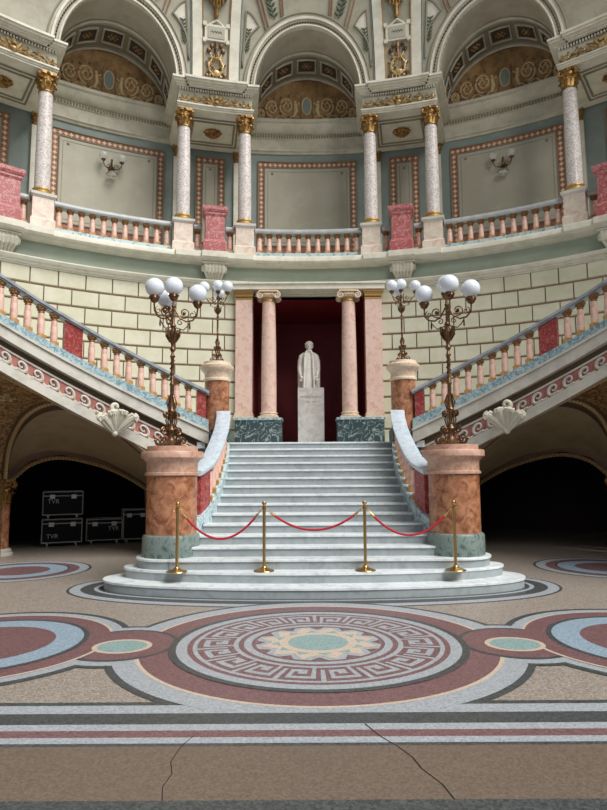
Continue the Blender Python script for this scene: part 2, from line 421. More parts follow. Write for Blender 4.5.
for c in (-43.2, -14.4, 14.4, 43.2):
    lg.sweep([(10.1, 7.765), (9.9, 7.765), (9.87, 7.75), (9.87, 7.60), (9.92, 7.57), (10.0, 7.56), (10.0, 7.54), (10.2, 7.525), (10.42, 7.50), (10.42, 7.6)], c-2.0, c+2.0)
    lg.sweep([(10.1, 7.757), (9.96, 7.757), (9.94, 7.74), (9.94, 7.60), (10.0, 7.57), (10.06, 7.56), (10.06, 7.545), (10.2, 7.53), (10.42, 7.505), (10.42, 7.6)], c-5.9, c+5.9)
struct(lg, 'trim_2', 'cream2')

# niche behind the door
nc = MB()
nc.box(-1.75, -1.62, 16.45, 19.6, 2.44, 6.66); nc.box(1.62, 1.75, 16.45, 19.6, 2.44, 6.66); nc.box(-1.75, 1.75, 19.5, 19.65, 2.44, 6.66)
struct(nc, 'wall_niche', 'maroon')
nc = MB(); nc.box(-1.75, 1.75, 16.45, 19.65, 6.62, 6.7); struct(nc, 'ceiling_niche', 'maroon')
# undercroft
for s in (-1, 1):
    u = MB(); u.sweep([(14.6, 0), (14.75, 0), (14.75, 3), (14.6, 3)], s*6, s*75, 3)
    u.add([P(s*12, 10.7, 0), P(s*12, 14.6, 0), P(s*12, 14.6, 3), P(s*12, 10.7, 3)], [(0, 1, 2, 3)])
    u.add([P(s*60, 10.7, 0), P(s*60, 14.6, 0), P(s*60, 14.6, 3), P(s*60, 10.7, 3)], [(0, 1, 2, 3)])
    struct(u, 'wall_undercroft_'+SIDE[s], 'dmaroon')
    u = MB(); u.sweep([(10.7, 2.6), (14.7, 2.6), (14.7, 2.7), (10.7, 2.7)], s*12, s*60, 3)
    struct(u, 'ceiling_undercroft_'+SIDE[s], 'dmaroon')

# ------------------------------------------------------------------ GALLERY BACK WALL, VAULTS, DRUM
RB = 12.5; BAY = 28.8; PC = 14.4
gb = MB(); gb.sweep([(RB, 7.7), (RB+.3, 7.7), (RB+.3, 15.2), (RB, 15.2)], -62, 62); struct(gb, 'wall_gallery', 'sage')
tm = MB()
tm.sweep([(RB+.05, 12.0), (RB-.05, 12.0), (RB-.07, 12.05), (RB-.12, 12.08), (RB-.12, 12.13), (RB-.06, 12.16), (RB-.06, 12.48), (RB-.1, 12.5), (RB-.1, 12.62), (RB-.2, 12.66), (RB-.28, 12.78), (RB-.30, 12.9), (RB-.36, 12.93), (RB-.36, 13.02), (RB+.05, 13.02)], -62, 62)
for i in range(-310, 310):
    a = i*.2
    if i % 2: tm.sweep([(RB-.05, 12.52), (RB-.15, 12.52), (RB-.15, 12.61), (RB-.05, 12.61)], a, a+.2, 1, 1)  # cream dentils given a browner tone in place of their shading
struct(tm, 'trim_3', ['cream', 'vaultg'])

SPR = 12.75; AI = 8.35; HI = 2.0; AO = 9.35; HO = 2.22; AX = 10.1; HX = 2.42
def RD(z): return 10.5-.035*max(0, z-13)**2
cv = MB()
def bandarch(mb, c, A0, H0, A1, H1, push, m, n=40, th=.12):
    # moulded band lying on the drum between two arch curves
    for i in range(n):
        q = []
        for t in (pi*i/n, pi*(i+1)/n):
            a0, z0 = c+A0*cos(t), SPR+H0*sin(t); a1, z1 = c+A1*cos(t), SPR+H1*sin(t)
            q.append([P(a0, RD(z0)-push, z0), P(a1, RD(z1)-push, z1), P(a1, RD(z1)+th, z1), P(a0, RD(z0)+th, z0)])
        mb.add(q[0]+q[1], [(j, j+4, (j+1) % 4+4, (j+1) % 4) for j in range(4)], m)
for c in (-BAY, 0, BAY):
    # barrel soffit
    def f(u, v, c=c):
        t = pi*u; R = 10.42+(RB+.02-10.42)*v; k = 1+.0*v
        dz = -.0
        return P(c+AI*cos(t)*k, R, SPR+(HI-.2*v*v)*sin(t))
    cv.grid(f, 40, 8, 0)
    for v0, v1, m, rr in ((.42, .47, 2, .03), (.52, .90, 1, .012), (.92, .97, 2, .03)):
        def f2(u, v, c=c, v0=v0, v1=v1, rr=rr):
            t = pi*(.06+.88*u); vv = v0+(v1-v0)*v; R = 10.42+(RB-10.42)*vv; d = rr
            return P(c+(AI-d*5)*cos(t), R, SPR+(HI-.2*vv*vv-d)*sin(t))
        cv.grid(f2, 40, 1, m)
    # archivolt bands
    bandarch(cv, c, AI, HI, AI+.25, HI+.06, .10, 2)
    bandarch(cv, c, AI+.25, HI+.06, AO, HO, .06, 0)
    bandarch(cv, c, AO, HO, AO+.3, HO+.07, .10, 2)
    bandarch(cv, c, AO+.3, HO+.07, AX, HX, .03, 0)
struct(cv, 'ceiling_vaults', ['vault', 'vaultg', 'cream2'])
dr = MB()
def lowz(a):
    b = ((a+BAY/2) % BAY)-BAY/2
    return SPR+HX*math.sqrt(max(0, 1-(b/AX)**2)) if abs(b) < AX else 12.65
n = 260; a0, a1 = -43.2-2.5, 43.2+2.5
vs = []; K = 12
for i in range(n+1):
    a = a0+(a1-a0)*i/n; zb = lowz(a)
    for j in range(K+1):
        z = zb+(17.6-zb)*j/K; vs.append(P(a, RD(z), z))
dr.add(vs, [(i*(K+1)+j, (i+1)*(K+1)+j, (i+1)*(K+1)+j+1, i*(K+1)+j+1) for i in range(n) for j in range(K)])
struct(dr, 'ceiling_drum', 'drum')

def ring_pt(a, z, out=0): return P(a, RD(z)-out, z)
# bead mouldings round each arch, coffers, lunette paintings and painted fields
NM = {-1: 'left', 0: 'central', 1: 'right'}
for b in (-1, 0, 1):
    c = b*BAY
    am = Thing('archivolt', {-1: 'arch moulding with bead rows over the left gallery bay', 0: 'arch moulding with bead rows over the central gallery bay', 1: 'arch moulding with bead rows over the right gallery bay'}[b], 'arch', P(c, 10.4, SPR))
    m = MB()
    for k in range(66):
        t = pi*(k+.5)/66; a = c+(AO-.32)*cos(t); z = SPR+(HO-.09)*sin(t)
        m.sphere(ring_pt(a, z, .075), .028, 6)
    m.tube([ring_pt(c+(AO-.32)*cos(pi*k/66), SPR+(HO-.09)*sin(pi*k/66), .07) for k in range(67)], .012, 5)
    am.part('bead_row', m, 'soffitd', True)
    m = MB(); m.tube([ring_pt(c+(AI+.12)*cos(pi*k/48), SPR+(HI+.02)*sin(pi*k/48), .1) for k in range(49)], .02, 6)
    am.part('inner_moulding', m, 'cream2', True)
    m = MB(); m.tube([ring_pt(c+(AX)*cos(pi*k/48), SPR+(HX)*sin(pi*k/48), .04) for k in range(49)], .022, 6)
    am.part('outer_moulding', m, 'vaultg', True)
    # coffers
    for k in range(7):
        t = pi*(k+.5)/7*.98+pi*.01; v0, v1 = .56, .80; dt = .165
        cf = Thing('coffer', f"{['first','second','third','fourth','fifth','sixth','seventh'][6-k]} coffer from the left with a rosette under the {NM[b]} arch", 'coffer', P(c+AI*cos(t), 11.9, SPR+(HI-.3)*sin(t)), group='coffers under the gallery arches')
        def q(tt, vv, d): return P(c+(AI-d*5.5*abs(cos(tt)))*cos(tt), 10.42+(RB-10.42)*vv, SPR+(HI-.2*vv*vv-d*1.1)*sin(tt))
        m = MB()
        def quad(t0, t1, w0, w1, d, mm):
            m.add([q(t0, w0, d), q(t1, w0, d), q(t1, w1, d), q(t0, w1, d)], [(0, 1, 2, 3)], mm)
        quad(t-dt*.9, t+dt*.9, v0+.02, v1-.02, .03, 0)
        cf.part('panel', m, 'coffer', True)
        m = MB()
        loop = [q(t-dt, v0, .045), q(t, v0, .045), q(t+dt, v0, .045), q(t+dt, v1, .045), q(t, v1, .045), q(t-dt, v1, .045)]
        m.tube(loop, .035, 4, closed=True); cf.part('frame', m, 'vault', True)
        m = MB(); cc = q(t, (v0+v1)/2, .06); m.sphere(cc, .05, 8)
        for e in range(6): m.sphere(q(t+.07*cos(e*pi/3), (v0+v1)/2+.04*sin(e*pi/3), .055), .035, 6)
        cf.part('rosette', m, 'fresco', True)
    # lunette painting
    lp = Thing('lunette_painting', f"{NM[b]} half-round ochre painting of scrolls and a grey blue oval above the gallery wall", 'painting', P(c, RB-.05, 13.05))
    m = MB(); n = 40; R = RB-.05
    ring = [P(c+8.2*cos(pi*i/n), R, 13.04+1.50*sin(pi*i/n)) for i in range(n+1)]
    rb2 = [P(c+8.2*cos(pi*i/n), R, 13.04) for i in range(n+1)]
    m.add(ring+rb2, [(i, i+1, n+2+i, n+1+i) for i in range(n)])
    rb3 = [P(c+8.2*cos(pi*i/n), R+.04, 13.04+1.50*sin(pi*i/n)) for i in range(n+1)]
    m.add(ring+rb3, [(i, i+1, n+2+i, n+1+i) for i in range(n)])
    lp.part('ground', m, 'fresco', True)
    m = MB()
    m.tube([P(c+8.2*cos(pi*i/n), R-.01, 13.05+1.49*sin(pi*i/n)) for i in range(n+1)], .025, 5)
    m.tube([P(c-8.2+16.4*i/n, R-.01, 13.06) for i in range(n+1)], .025, 5)
    lp.part('border', m, 'brown', True)
    def dp(x, z): return P(c+math.degrees(x*1.05/RB), R-.012, 13.07+z*1.35)
    m = MB(); m2 = MB()
    for s in (-1, 1):
        for cx, cz, rr in ((.62, .42, .24), (1.08, .36, .22), (1.42, .22, .13)):
            pts = spiral((0, 0), rr, .03, -pi*.5, pi*3.2, 34)
            m.tube([dp(s*(cx+x), cz+z) for x, z in pts], [.028-.014*i/34 for i in range(35)], 5)
            for e in range(5): m.sphere(dp(s*(cx+.1*rr/.2*cos(e*1.26)), cz+.1*rr/.2*sin(e*1.26)), .035, 6)
            for e in range(7):
                t = e*.9; m2.sphere(dp(s*(cx+rr*1.25*cos(t)), cz+rr*1.15*sin(t)), .04, 6)
        m.tube([dp(s*(.28+1.2*i/20), .14+.05*sin(i*.9)) for i in range(21)], .018, 5)
        m.sphere(dp(s*.36, .52), .055, 8); m.tube([dp(s*.36, .47), dp(s*.33, .3), dp(s*.4, .14)], [.05, .065, .03], 6); m.tube([dp(s*.35, .44), dp(s*.22, .5)], .02, 5)
        m2.tube([dp(s*(.17+.02*sin(i)), .1+.6*i/10) for i in range(11)], .02, 5)
    lp.part('scrolls', m, 'fresco2', True); lp.part('foliage', m2, 'fresco3', True)
    m = MB(); m.sphere((0, 0, 0), 1, 20, sx=.14, sy=.02, sz=.2)
    m.xf(lambda p: dp(p[0], .4+p[2]))
    m2 = MB(); m2.sphere((0, 0, 0), 1, 20, sx=.14, sy=.02, sz=.2)
    mm = MB(); mm.lathe([(1e-4, 0), (1, 0)], 24)
    mm.xf(lambda p: dp(p[0]*.13, .42+p[1]*.2)); lp.part('oval', mm, 'frblue', True)
    mm = MB(); mm.tube([dp(.145*cos(i*pi/12), .42+.215*sin(i*pi/12)) for i in range(24)], .022, 5, closed=True); lp.part('oval_frame', mm, 'fresco2', True)

def sprig(mb, a, z, L, lean, m=0, sc=1):
    # painted laurel sprig lying on the drum, drawn upward
    def q(x, y): return ring_pt(a+math.degrees(x/10.3), z+y, .03)
    mb.tube([q(lean*L*t, L*t) for t in (0, .25, .5, .75, 1)], .012, 4, m)
    for k in range(7):
        t = (k+.5)/7.2
        for s in (-1, 1):
            x0, y0 = lean*L*t, L*t; x1, y1 = x0+s*.11*sc+lean*.06, y0+.10*sc
            mb.tube([q(x0, y0), q((x0+x1)/2, (y0+y1)/2), q(x1, y1)], [.008, .030*sc, .004], 5, m)
for s_, pc in ((-1, -PC), (1, PC)):
    for s in (-1, 1):
        tp = Thing('triangular_panel', f"three-sided framed field with a laurel sprig on the {'left' if s < 0 else 'right'} of the {SIDE[s_]} gilded trophy", 'panel', ring_pt(pc+s*3.1, 14.0))
        # corners: low point near pilaster, top near arch crown
        A = (pc+s*4.15, 13.5); B = (pc+s*4.75, 15.15); C_ = (pc+s*6.75, 14.75)
        pts = []
        for i in range(9): f = i/8; pts.append((A[0]+(B[0]-A[0])*f, A[1]+(B[1]-A[1])*f))
        for i in range(1, 7): f = i/6; pts.append((B[0]+(C_[0]-B[0])*f, B[1]+(C_[1]-B[1])*f+.08*sin(pi*f)))
        for i in range(1, 10): f = i/10; pts.append((C_[0]+(A[0]-C_[0])*f - s*.75*sin(pi*f), C_[1]+(A[1]-C_[1])*f+.12*sin(pi*f)))
        m = MB(); m.tube([ring_pt(a, z, .02) for a, z in pts], .035, 5, closed=True); tp.part('frame', m, 'vaultg', True)
        cx = sum(p[0] for p in pts)/len(pts); cz = sum(p[1] for p in pts)/len(pts)
        m = MB(); m.add([ring_pt(a, z, .012) for a, z in pts]+[ring_pt(cx, cz, .012)], [(i, (i+1) % len(pts), len(pts)) for i in range(len(pts))])
        tp.part('field', m, 'cream2', True)
        m = MB(); sprig(m, pc+s*4.75, 13.95, .7, s*.12, sc=.8); tp.part('laurel_sprig', m, 'leaf', True)
    # vertical strips either side of the trophy
    for s in (-1, 1):
        rb = Thing('ceiling_rib', f"cream rib with a gilded edge rising on the {'left' if s < 0 else 'right'} of the {SIDE[s_]} trophy", 'rib', ring_pt(pc+s*1.8, 13))
        m = MB()
        def q(f, w, o): z = 12.6+4.7*f; a = pc+s*(2.05+.5*f*f*2+w); return ring_pt(a, z, o)
        m.grid(lambda u, v: q(u, .0+1.5*v, .06), 16, 1); m.grid(lambda u, v: q(u, 0, .06*v), 16, 1); m.grid(lambda u, v: q(u, 1.5, .06*v), 16, 1)
        rb.part('band', m, 'cream2', True)
        m = MB(); m.tube([q(i/16, -.12, .03) for i in range(17)], .022, 5); rb.part('gilded_edge', m, 'goldt', True)
        m = MB(); m.tube([q(i/16, 1.7, .02) for i in range(17)], .016, 5); rb.part('outer_line', m, 'sage', True)
for b in (-1, 0, 1):
    c = b*BAY
    for s in (-1, 1):
        gs = Thing('laurel_strip', f"slanting strip of painted laurel on the {'left' if s < 0 else 'right'} side above the {NM[b]} arch", 'ornament', ring_pt(c+s*4, 15.3))
        m = MB(); sprig(m, c+s*5.1, 14.98, 1.0, s*.32, sc=1.3); gs.part('laurel_branch', m, 'leaf', True)
        m = MB()
        for o_, z_, k_ in ((3.7, 15.1, .8), (4.05, 15.07, .8), (6.1, 14.75, 3.4), (6.5, 14.65, 3.6)): m.tube([ring_pt(c+s*(o_+k_*f), z_+2.2*f, .03) for f in (0, .25, .5, .75, 1)], .02, 5)
        gs.part('border_line', m, 'red', True)

# ------------------------------------------------------------------ ornament helpers (local: x along, -y towards viewer, z up)
def rinceau(mb, W, H, z0, y=-.03, m=0):
    # central shell with scrolling leaves to both sides
    for k in range(7):
        t = pi*(k+.5)/7; mb.tube([(0, y-.02, z0), (.5*H*cos(t), y-.08, z0+.45*H*sin(t)), (.62*H*cos(t), y-.05, z0+.62*H*sin(t))], [.03, .05, .035], 6, m)
    mb.sphere((0, y-.07, z0+.06), .09, 10, m)
    mb.sphere((0, y-.1, z0+.22), .06, 8, m)
    for s in (-1, 1):
        x = .32
        for cx, r, dirn in ((W*.24, H*.33, 1), (W*.36, H*.25, -1), (W*.45, H*.17, 1)):
            pts = spiral((0, 0), r, .02, pi if dirn > 0 else -pi*.9, pi+2.6*pi*dirn, 24)
            mb.tube([(s*(cx+x_), y-.04, z0+.08+r*.3+z_*.8) for x_, z_ in pts], [.035-.015*i/24 for i in range(25)], 6, m)
            for e in range(6):
                t = e*1.1; mb.sphere((s*(cx+r*1.1*cos(t)), y-.04, z0+.08+r*.3+r*.85*sin(t)), .032, 6, m)
        mb.tube([(s*(.1+(W*.47-.1)*i/14), y-.03, z0+.02+.05*sin(i*.9)) for i in range(15)], .022, 5, m)
def acanthus_cap(r, h, m=0):
    mb = MB()
    mb.lathe([(r*.98, 0), (r*1.12, .012), (r*1.12, .04*h/.5), (r*.95, .06), (r*.95, h*.5), (r*1.15, h*.82), (r*1.3, h*.86)], 20, m)
    mb.xf(lambda p: p)
    # abacus with concave sides
    k = r*1.62; pts = []
    for q in range(4):
        for i in range(6):
            f = i/6; t = q*pi/2+pi/4+f*pi/2; rr = k*(1-.24*sin(pi*f)); pts.append((rr*cos(t), rr*sin(t)))
    mb.hexa([(x, y, h*.87) for x, y in pts], [(x, y, h) for x, y in pts], m)
    for tier, (z0, lh, n_, off) in enumerate(((.04, .42, 8, 0), (.26, .36, 8, pi/8))):
        for i in range(n_):
            t = 2*pi*i/n_+off
            prof = [(r*.98, z0*h/.5*1.0 if False else z0*h), (r*1.08, (z0+lh*.5)*h), (r*1.22, (z0+lh*.9)*h), (r*1.42, (z0+lh)*h), (r*1.46, (z0+lh*.86)*h)]
            wv = [.30, .34, .30, .2, .07]; a_, b_ = [], []
            vs = []
            for (rr, z), w_ in zip(prof, wv):
                for e in (-1, 0, 1):
                    q = t+e*w_; r2 = rr*(1.07 if e == 0 else 1); vs.append((r2*cos(q), r2*sin(q), z))
            mb.add(vs, [(j*3+e, j*3+e+1, j*3+e+4, j*3+e+3) for j in range(4) for e in (0, 1)], m)
    for q in range(4):
        t = q*pi/2+pi/4
        pts = spiral((0, 0), .16*h, .02*h, pi*1.1, -pi*1.3, 14)
        mb.tube([((r*1.42+x)*cos(t), (r*1.42+x)*sin(t), h*.76+z) for x, z in pts], .035*h/.5*1.2, 6, m)
        t = q*pi/2; mb.sphere((r*1.22*cos(t), r*1.22*sin(t), h*.9), .1*h, 8, m)
    return mb

# ------------------------------------------------------------------ GALLERY: columns, pedestals, entablatures
colproto = None
def gallery_column(a, label):
    global colproto
    loc = P(a, 10.5, 8.72)
    if colproto is None:
        t = Thing('gallery_column', label, 'column', loc, -RA(a), 'lilac marble gallery columns')
        m = MB(); m.lathe([(.24, 0), (.25, .03), (.25, .07), (.21, .09), (.20, .11), (.225, .13), (.225, .16), (.195, .18)], 28); t.part('base', m, 'goldl')
        m = MB(); m.lathe([(.19, .17), (.185, .3), (.187, .9), (.18, 1.7), (.165, 2.5), (.163, 2.71)], 28); t.part('shaft', m, 'lilac')
        m = acanthus_cap(.17, .51); m.xf(lambda p: (p[0], p[1], p[2]+2.71)); t.part('capital', m, 'gold')
        colproto = t.o; return
    c = copy_tree(colproto, None, label); c.location = loc; c.rotation_euler = (0, 0, -RA(a))
pedproto = None
def column_pedestal(a, label):
    global pedproto
    loc = P(a, 10.5, 7.75)
    if pedproto is None:
        t = Thing('column_pedestal', label, 'pedestal', loc, -RA(a), 'cream marble pedestals under the gallery columns')
        m = MB(); m.box(-.29, .29, -.29, .29, 0, .3); m.hexa([(-.29, -.29, .3), (.29, -.29, .3), (.29, .29, .3), (-.29, .29, .3)], [(-.25, -.25, .34), (.25, -.25, .34), (.25, .25, .34), (-.25, .25, .34)]); t.part('foot', m, 'pedcream')
        m = MB(); m.box(-.25, .25, -.25, .25, .34, .86); t.part('die', m, 'pedcream')
        m = MB(); m.hexa([(-.25, -.25, .84), (.25, -.25, .84), (.25, .25, .84), (-.25, .25, .84)], [(-.3, -.3, .9), (.3, -.3, .9), (.3, .3, .9), (-.3, .3, .9)]); m.box(-.3, .3, -.3, .3, .9, .968); t.part('cap', m, 'stringw')
        pedproto = t.o; return
    c = copy_tree(pedproto, None, label); c.location = loc; c.rotation_euler = (0, 0, -RA(a))
OFF = 4.65
where = {(-1, -1): 'left gilded cornice block, at its left end', (-1, 1): 'left gilded cornice block, at its right end', (1, -1): 'right gilded cornice block, at its left end', (1, 1): 'right gilded cornice block, at its right end'}
for pi_, pc in enumerate((-3*PC, -PC, PC, 3*PC)):
    far = abs(pc) > 20
    for s in (-1, 1):
        a = pc+s*OFF; side = 'left' if pc < 0 else 'right'
        if far:
            inner = (s > 0) == (pc < 0)
            lc = f"lilac marble gallery column nearest the {side} edge of the photo" if inner else f"lilac marble gallery column beyond the {side} edge of the photo"
            lp_ = f"cream marble pedestal under the gallery column nearest the {side} edge" if inner else f"cream marble pedestal under the gallery column beyond the {side} edge"
        else:
            lc = 'speckled lilac marble column under the '+where[(1 if pc > 0 else -1, s)]
            lp_ = 'cream marble pedestal of the column under the '+where[(1 if pc > 0 else -1, s)]
        gallery_column(a, lc); column_pedestal(a, lp_)
    side = 'left' if pc < 0 else 'right'
    pl = {-3*PC: 'rose marble pedestal cut by the left edge of the photo', -PC: 'rose red marble pedestal between the left pair of gallery columns', PC: 'rose red marble pedestal between the right pair of gallery columns', 3*PC: 'rose marble pedestal cut by the right edge of the photo'}[pc]
    t = Thing('marble_pedestal', pl, 'pedestal', P(pc, 10.22, 7.765), -RA(pc), 'rose marble pedestals on the gallery ledge')
    def fr(z0, z1, w0, w1, m): m.hexa([(-w0, -w0*.8, z0), (w0, -w0*.8, z0), (w0, w0*.8, z0), (-w0, w0*.8, z0)], [(-w1, -w1*.8, z1), (w1, -w1*.8, z1), (w1, w1*.8, z1), (-w1, w1*.8, z1)])
    m = MB(); fr(0, .28, .31, .31, m); fr(.28, .36, .31, .26, m); t.part('foot', m, 'pinkped')
    m = MB(); fr(.36, 1.0, .26, .25, m); t.part('die', m, 'pinkped')
    m = MB(); fr(1.0, 1.06, .25, .29, m); fr(1.06, 1.12, .29, .29, m); fr(1.12, 1.18, .31, .34, m); fr(1.18, 1.27, .34, .34, m); fr(1.27, 1.31, .30, .24, m); t.part('cap', m, 'pinkped')
    # corbel under the ledge
    cl = {-3*PC: 'cream scrolled bracket under the ledge at the left edge of the photo', -PC: 'cream scrolled bracket under the ledge above the small left lamp', PC: 'cream scrolled bracket under the ledge above the small right lamp', 3*PC: 'cream scrolled bracket under the ledge at the right edge of the photo'}[pc]
    t = Thing('bracket', cl, 'bracket', P(pc, 10.4, 7.0), -RA(pc), 'brackets under the gallery ledge')
    m = MB()
    for k in range(6):
        x = -.225+.09*k
        m.tube([(x, .02, .36), (x, -.16, .38), (x, -.27, .34), (x, -.31, .26), (x, -.27, .17), (x, -.19, .15), (x*.9, -.15, .1), (x*.8, -.12, .02), (x*.7, -.04, -.04)], [.05, .055, .06, .06, .055, .05, .045, .04, .03], 8)
    m.tube([(-.30, -.2, .25), (.30, -.2, .25)], .10, 12)
    t.part('fluted_body', m, 'cream2')
    m = MB()
    for s in (-1, 1): m.tube([(s*.32, -.18+.1*cos(i*.7)*(1-i/16), .24+.1*sin(i*.7)*(1-i/16)) for i in range(15)], .022, 6)
    t.part('volute', m, 'cream2')
    m = MB(); m.box(-.34, .34, -.34, .02, .37, .41); t.part('cap', m, 'cream2')
    # entablature block
    el = {-3*PC: 'cream cornice block with gilded relief at the upper left edge of the photo', -PC: 'cream cornice block with gilded relief on the left pair of gallery columns', PC: 'cream cornice block with gilded relief on the right pair of gallery columns', 3*PC: 'cream cornice block with gilded relief at the upper right edge of the photo'}[pc]
    t = Thing('entablature_block', el, 'cornice', P(pc, 10.4, 12.07))
    def ZB(z): return 11.945+(z-12.075)*.86
    def lyr(mb, z0, z1, R0, hw, Rb=12.42): z0, z1 = ZB(z0), ZB(z1); mb.sweep([(R0, z0), (R0, z1), (Rb, z1), (Rb, z0)], pc-hw, pc+hw)
    m = MB()
    lyr(m, 12.075, 12.13, 10.30, 5.75); lyr(m, 12.13, 12.18, 10.27, 5.85); lyr(m, 12.18, 12.23, 10.23, 5.95)
    t.part('architrave', m, 'cream2', True)
    m = MB(); lyr(m, 12.23, 12.76, 10.34, 5.7); t.part('frieze', m, 'cream', True)
    m = MB()
    for z0, z1, R0, hw in ((12.76, 12.80, 10.24, 6.1), (12.80, 12.84, 10.17, 6.4), (12.84, 12.90, 10.10, 6.6), (12.90, 12.965, 10.05, 6.8)):
        lyr(m, z0, z1, R0, hw); lyr(m, z0, z1+.005, R0-.09, hw-1.9, 10.4)
    t.part('cornice', m, 'cream2', True)
    m = MB()
    for k in range(-14, 15): m.sweep([(10.36, ZB(12.68)), (10.26, ZB(12.68)), (10.26, ZB(12.755)), (10.36, ZB(12.755))], pc+k*.39-.11, pc+k*.39+.11, 1)
    t.part('dentils', m, 'cream2', True)
    def loc2w(p, R0=10.34, z0=12.25):
        a = pc+math.degrees(p[0]/R0); return P(a, R0+p[1], ZB(z0+p[2]))
    m = MB(); rinceau(m, 1.95, .62, .0, m=0); m.xf(loc2w); t.part('gilded_relief', m, 'goldr', True)
    m = MB(); 
    for k in range(10): tt = k*pi/5; m.tube([(0, 0, 0), (.17*cos(tt), .17*sin(tt), -.05), (.26*cos(tt), .2*sin(tt), 0)], [.04, .07, .03], 6)
    m.sphere((0, 0, -.04), .08, 8)
    m.xf(lambda p: (P(pc, 11.35, 12.06)[0]+p[0]*cos(RA(pc))+p[1]*sin(RA(pc)), P(pc, 11.35, 0)[1]-p[0]*sin(RA(pc))+p[1]*cos(RA(pc)), 11.82+p[2]))
    t.part('rosette', m, 'gold', True)
    m = MB()
    for q0, q1, r0, r1 in ((-3.6, 3.6, 10.7, 12.1), (-3.1, 3.1, 10.85, 11.95)):
        m.tube([P(pc+q0, r0, 11.93), P(pc, r0, 11.93), P(pc+q1, r0, 11.93), P(pc+q1, r1, 11.93), P(pc, r1, 11.93), P(pc+q0, r1, 11.93)], .03, 4, closed=True)
    t.part('soffit_panel', m, 'vaultg', True)

# back pilasters
for a in (-37.6, -18.8, -10.1, 10.1, 18.8, 37.6):
    nm = {-37.6: 'behind the gallery column nearest the left edge', -18.8: 'behind the left column of the left pair', -10.1: 'behind the right column of the left pair', 10.1: 'behind the left column of the right pair', 18.8: 'behind the right column of the right pair', 37.6: 'behind the gallery column nearest the right edge'}[a]
    t = Thing('wall_pilaster', 'pale flat pilaster with a gilded capital '+nm, 'pilaster', P(a, RB-.02, 7.75), -RA(a))
    m = MB(); m.box(-.17, .17, -.1, .02, 0, 3.85); t.part('shaft', m, 'cream2')
    m = acanthus_cap(.14, .42); m.xf(lambda p: (p[0], p[1]*.5-.05, p[2]+3.85)); t.part('capital', m, 'gold')

# wall panels
def wall_panel(name, a0, a1, z0, z1, label, narrow=False):
    c = (a0+a1)/2; t = Thing(name, label, 'panel', P(c, RB, z0))
    R = RB
    m = MB(); m.sweep([(R+.01, z0), (R-.03, z0), (R-.03, z1), (R+.01, z1)], a0, a1); t.part('stencilled_band', m, 'brownpat', True)
    da = math.degrees(.21/R); dz = .21
    m = MB(); m.sweep([(R-.02, z0+dz), (R-.045, z0+dz), (R-.045, z1-dz), (R-.02, z1-dz)], a0+da, a1-da); t.part('field', m, 'olive', True)
    m = MB()
    for o1, o2, rr in ((0, 0, .02), (da, dz, .022), (da*1.5, dz*1.55, .008)):
        b0, b1, y0, y1 = a0+o1, a1-o1, z0+o2, z1-o2; n = 8
        pts = [P(b0+(b1-b0)*i/n, R-.045, y0) for i in range(n)]+[P(b1, R-.045, y0+(y1-y0)*i/4) for i in range(4)]+[P(b1-(b1-b0)*i/n, R-.045, y1) for i in range(n)]+[P(b0, R-.045, y1-(y1-y0)*i/4) for i in range(4)]
        m.tube(pts, rr, 5, closed=True)
    t.part('moulding', m, 'vaultg', True)
    m = MB(); st = .155
    def flower(a, z):
        k = [(math.degrees(.075/R), 0), (0, .075), (-math.degrees(.075/R), 0), (0, -.075)]
        k = [(math.degrees(.07*cos(i*pi/4)*(1 if i % 2 == 0 else .55)/R), .07*sin(i*pi/4)*(1 if i % 2 == 0 else .55)) for i in range(8)]
        m.add([P(a+x, R-.036, z+y) for x, y in k], [tuple(range(8))])
    nn = int((a1-a0)*rad(1)*R/st)
    for i in range(nn): 
        a = a0+(a1-a0)*(i+.5)/nn; flower(a, z1-.105)
    nn = int((z1-z0-.2)/st)
    for i in range(nn):
        z = z0+(z1-.2-z0)*(i+.5)/nn; flower(a0+da/2, z); flower(a1-da/2, z)
    t.part('stencil_flowers', m, 'patcream', True)
    m = MB()
    for a in (a0+da*2.2, a1-da*2.2): m.sphere(P(a, R-.04, z1-dz*1.9), .045, 8)
    t.part('corner_rosette', m, 'vaultg', True)
wall_panel('wall_panel', -7.3, 7.3, 8.75, 11.74, 'wide cream wall panel in a stencilled frame in the central gallery bay')
wall_panel('wall_panel', 20.9, 35.9, 8.75, 11.74, 'wide cream wall panel in a stencilled frame behind the right sconce')
wall_panel('wall_panel', -35.9, -20.9, 8.75, 11.74, 'wide cream wall panel in a stencilled frame behind the left sconce')
wall_panel('narrow_wall_panel', 12.2, 16.4, 8.75, 11.74, 'narrow stencilled wall panel behind the right rose marble pedestal')
wall_panel('narrow_wall_panel', -16.4, -12.2, 8.75, 11.74, 'narrow stencilled wall panel behind the left rose marble pedestal')
wall_panel('narrow_wall_panel', 41.0, 45.2, 8.75, 11.74, 'narrow stencilled wall panel at the right edge of the photo')
wall_panel('narrow_wall_panel', -45.2, -41.0, 8.75, 11.74, 'narrow stencilled wall panel at the left edge of the photo')

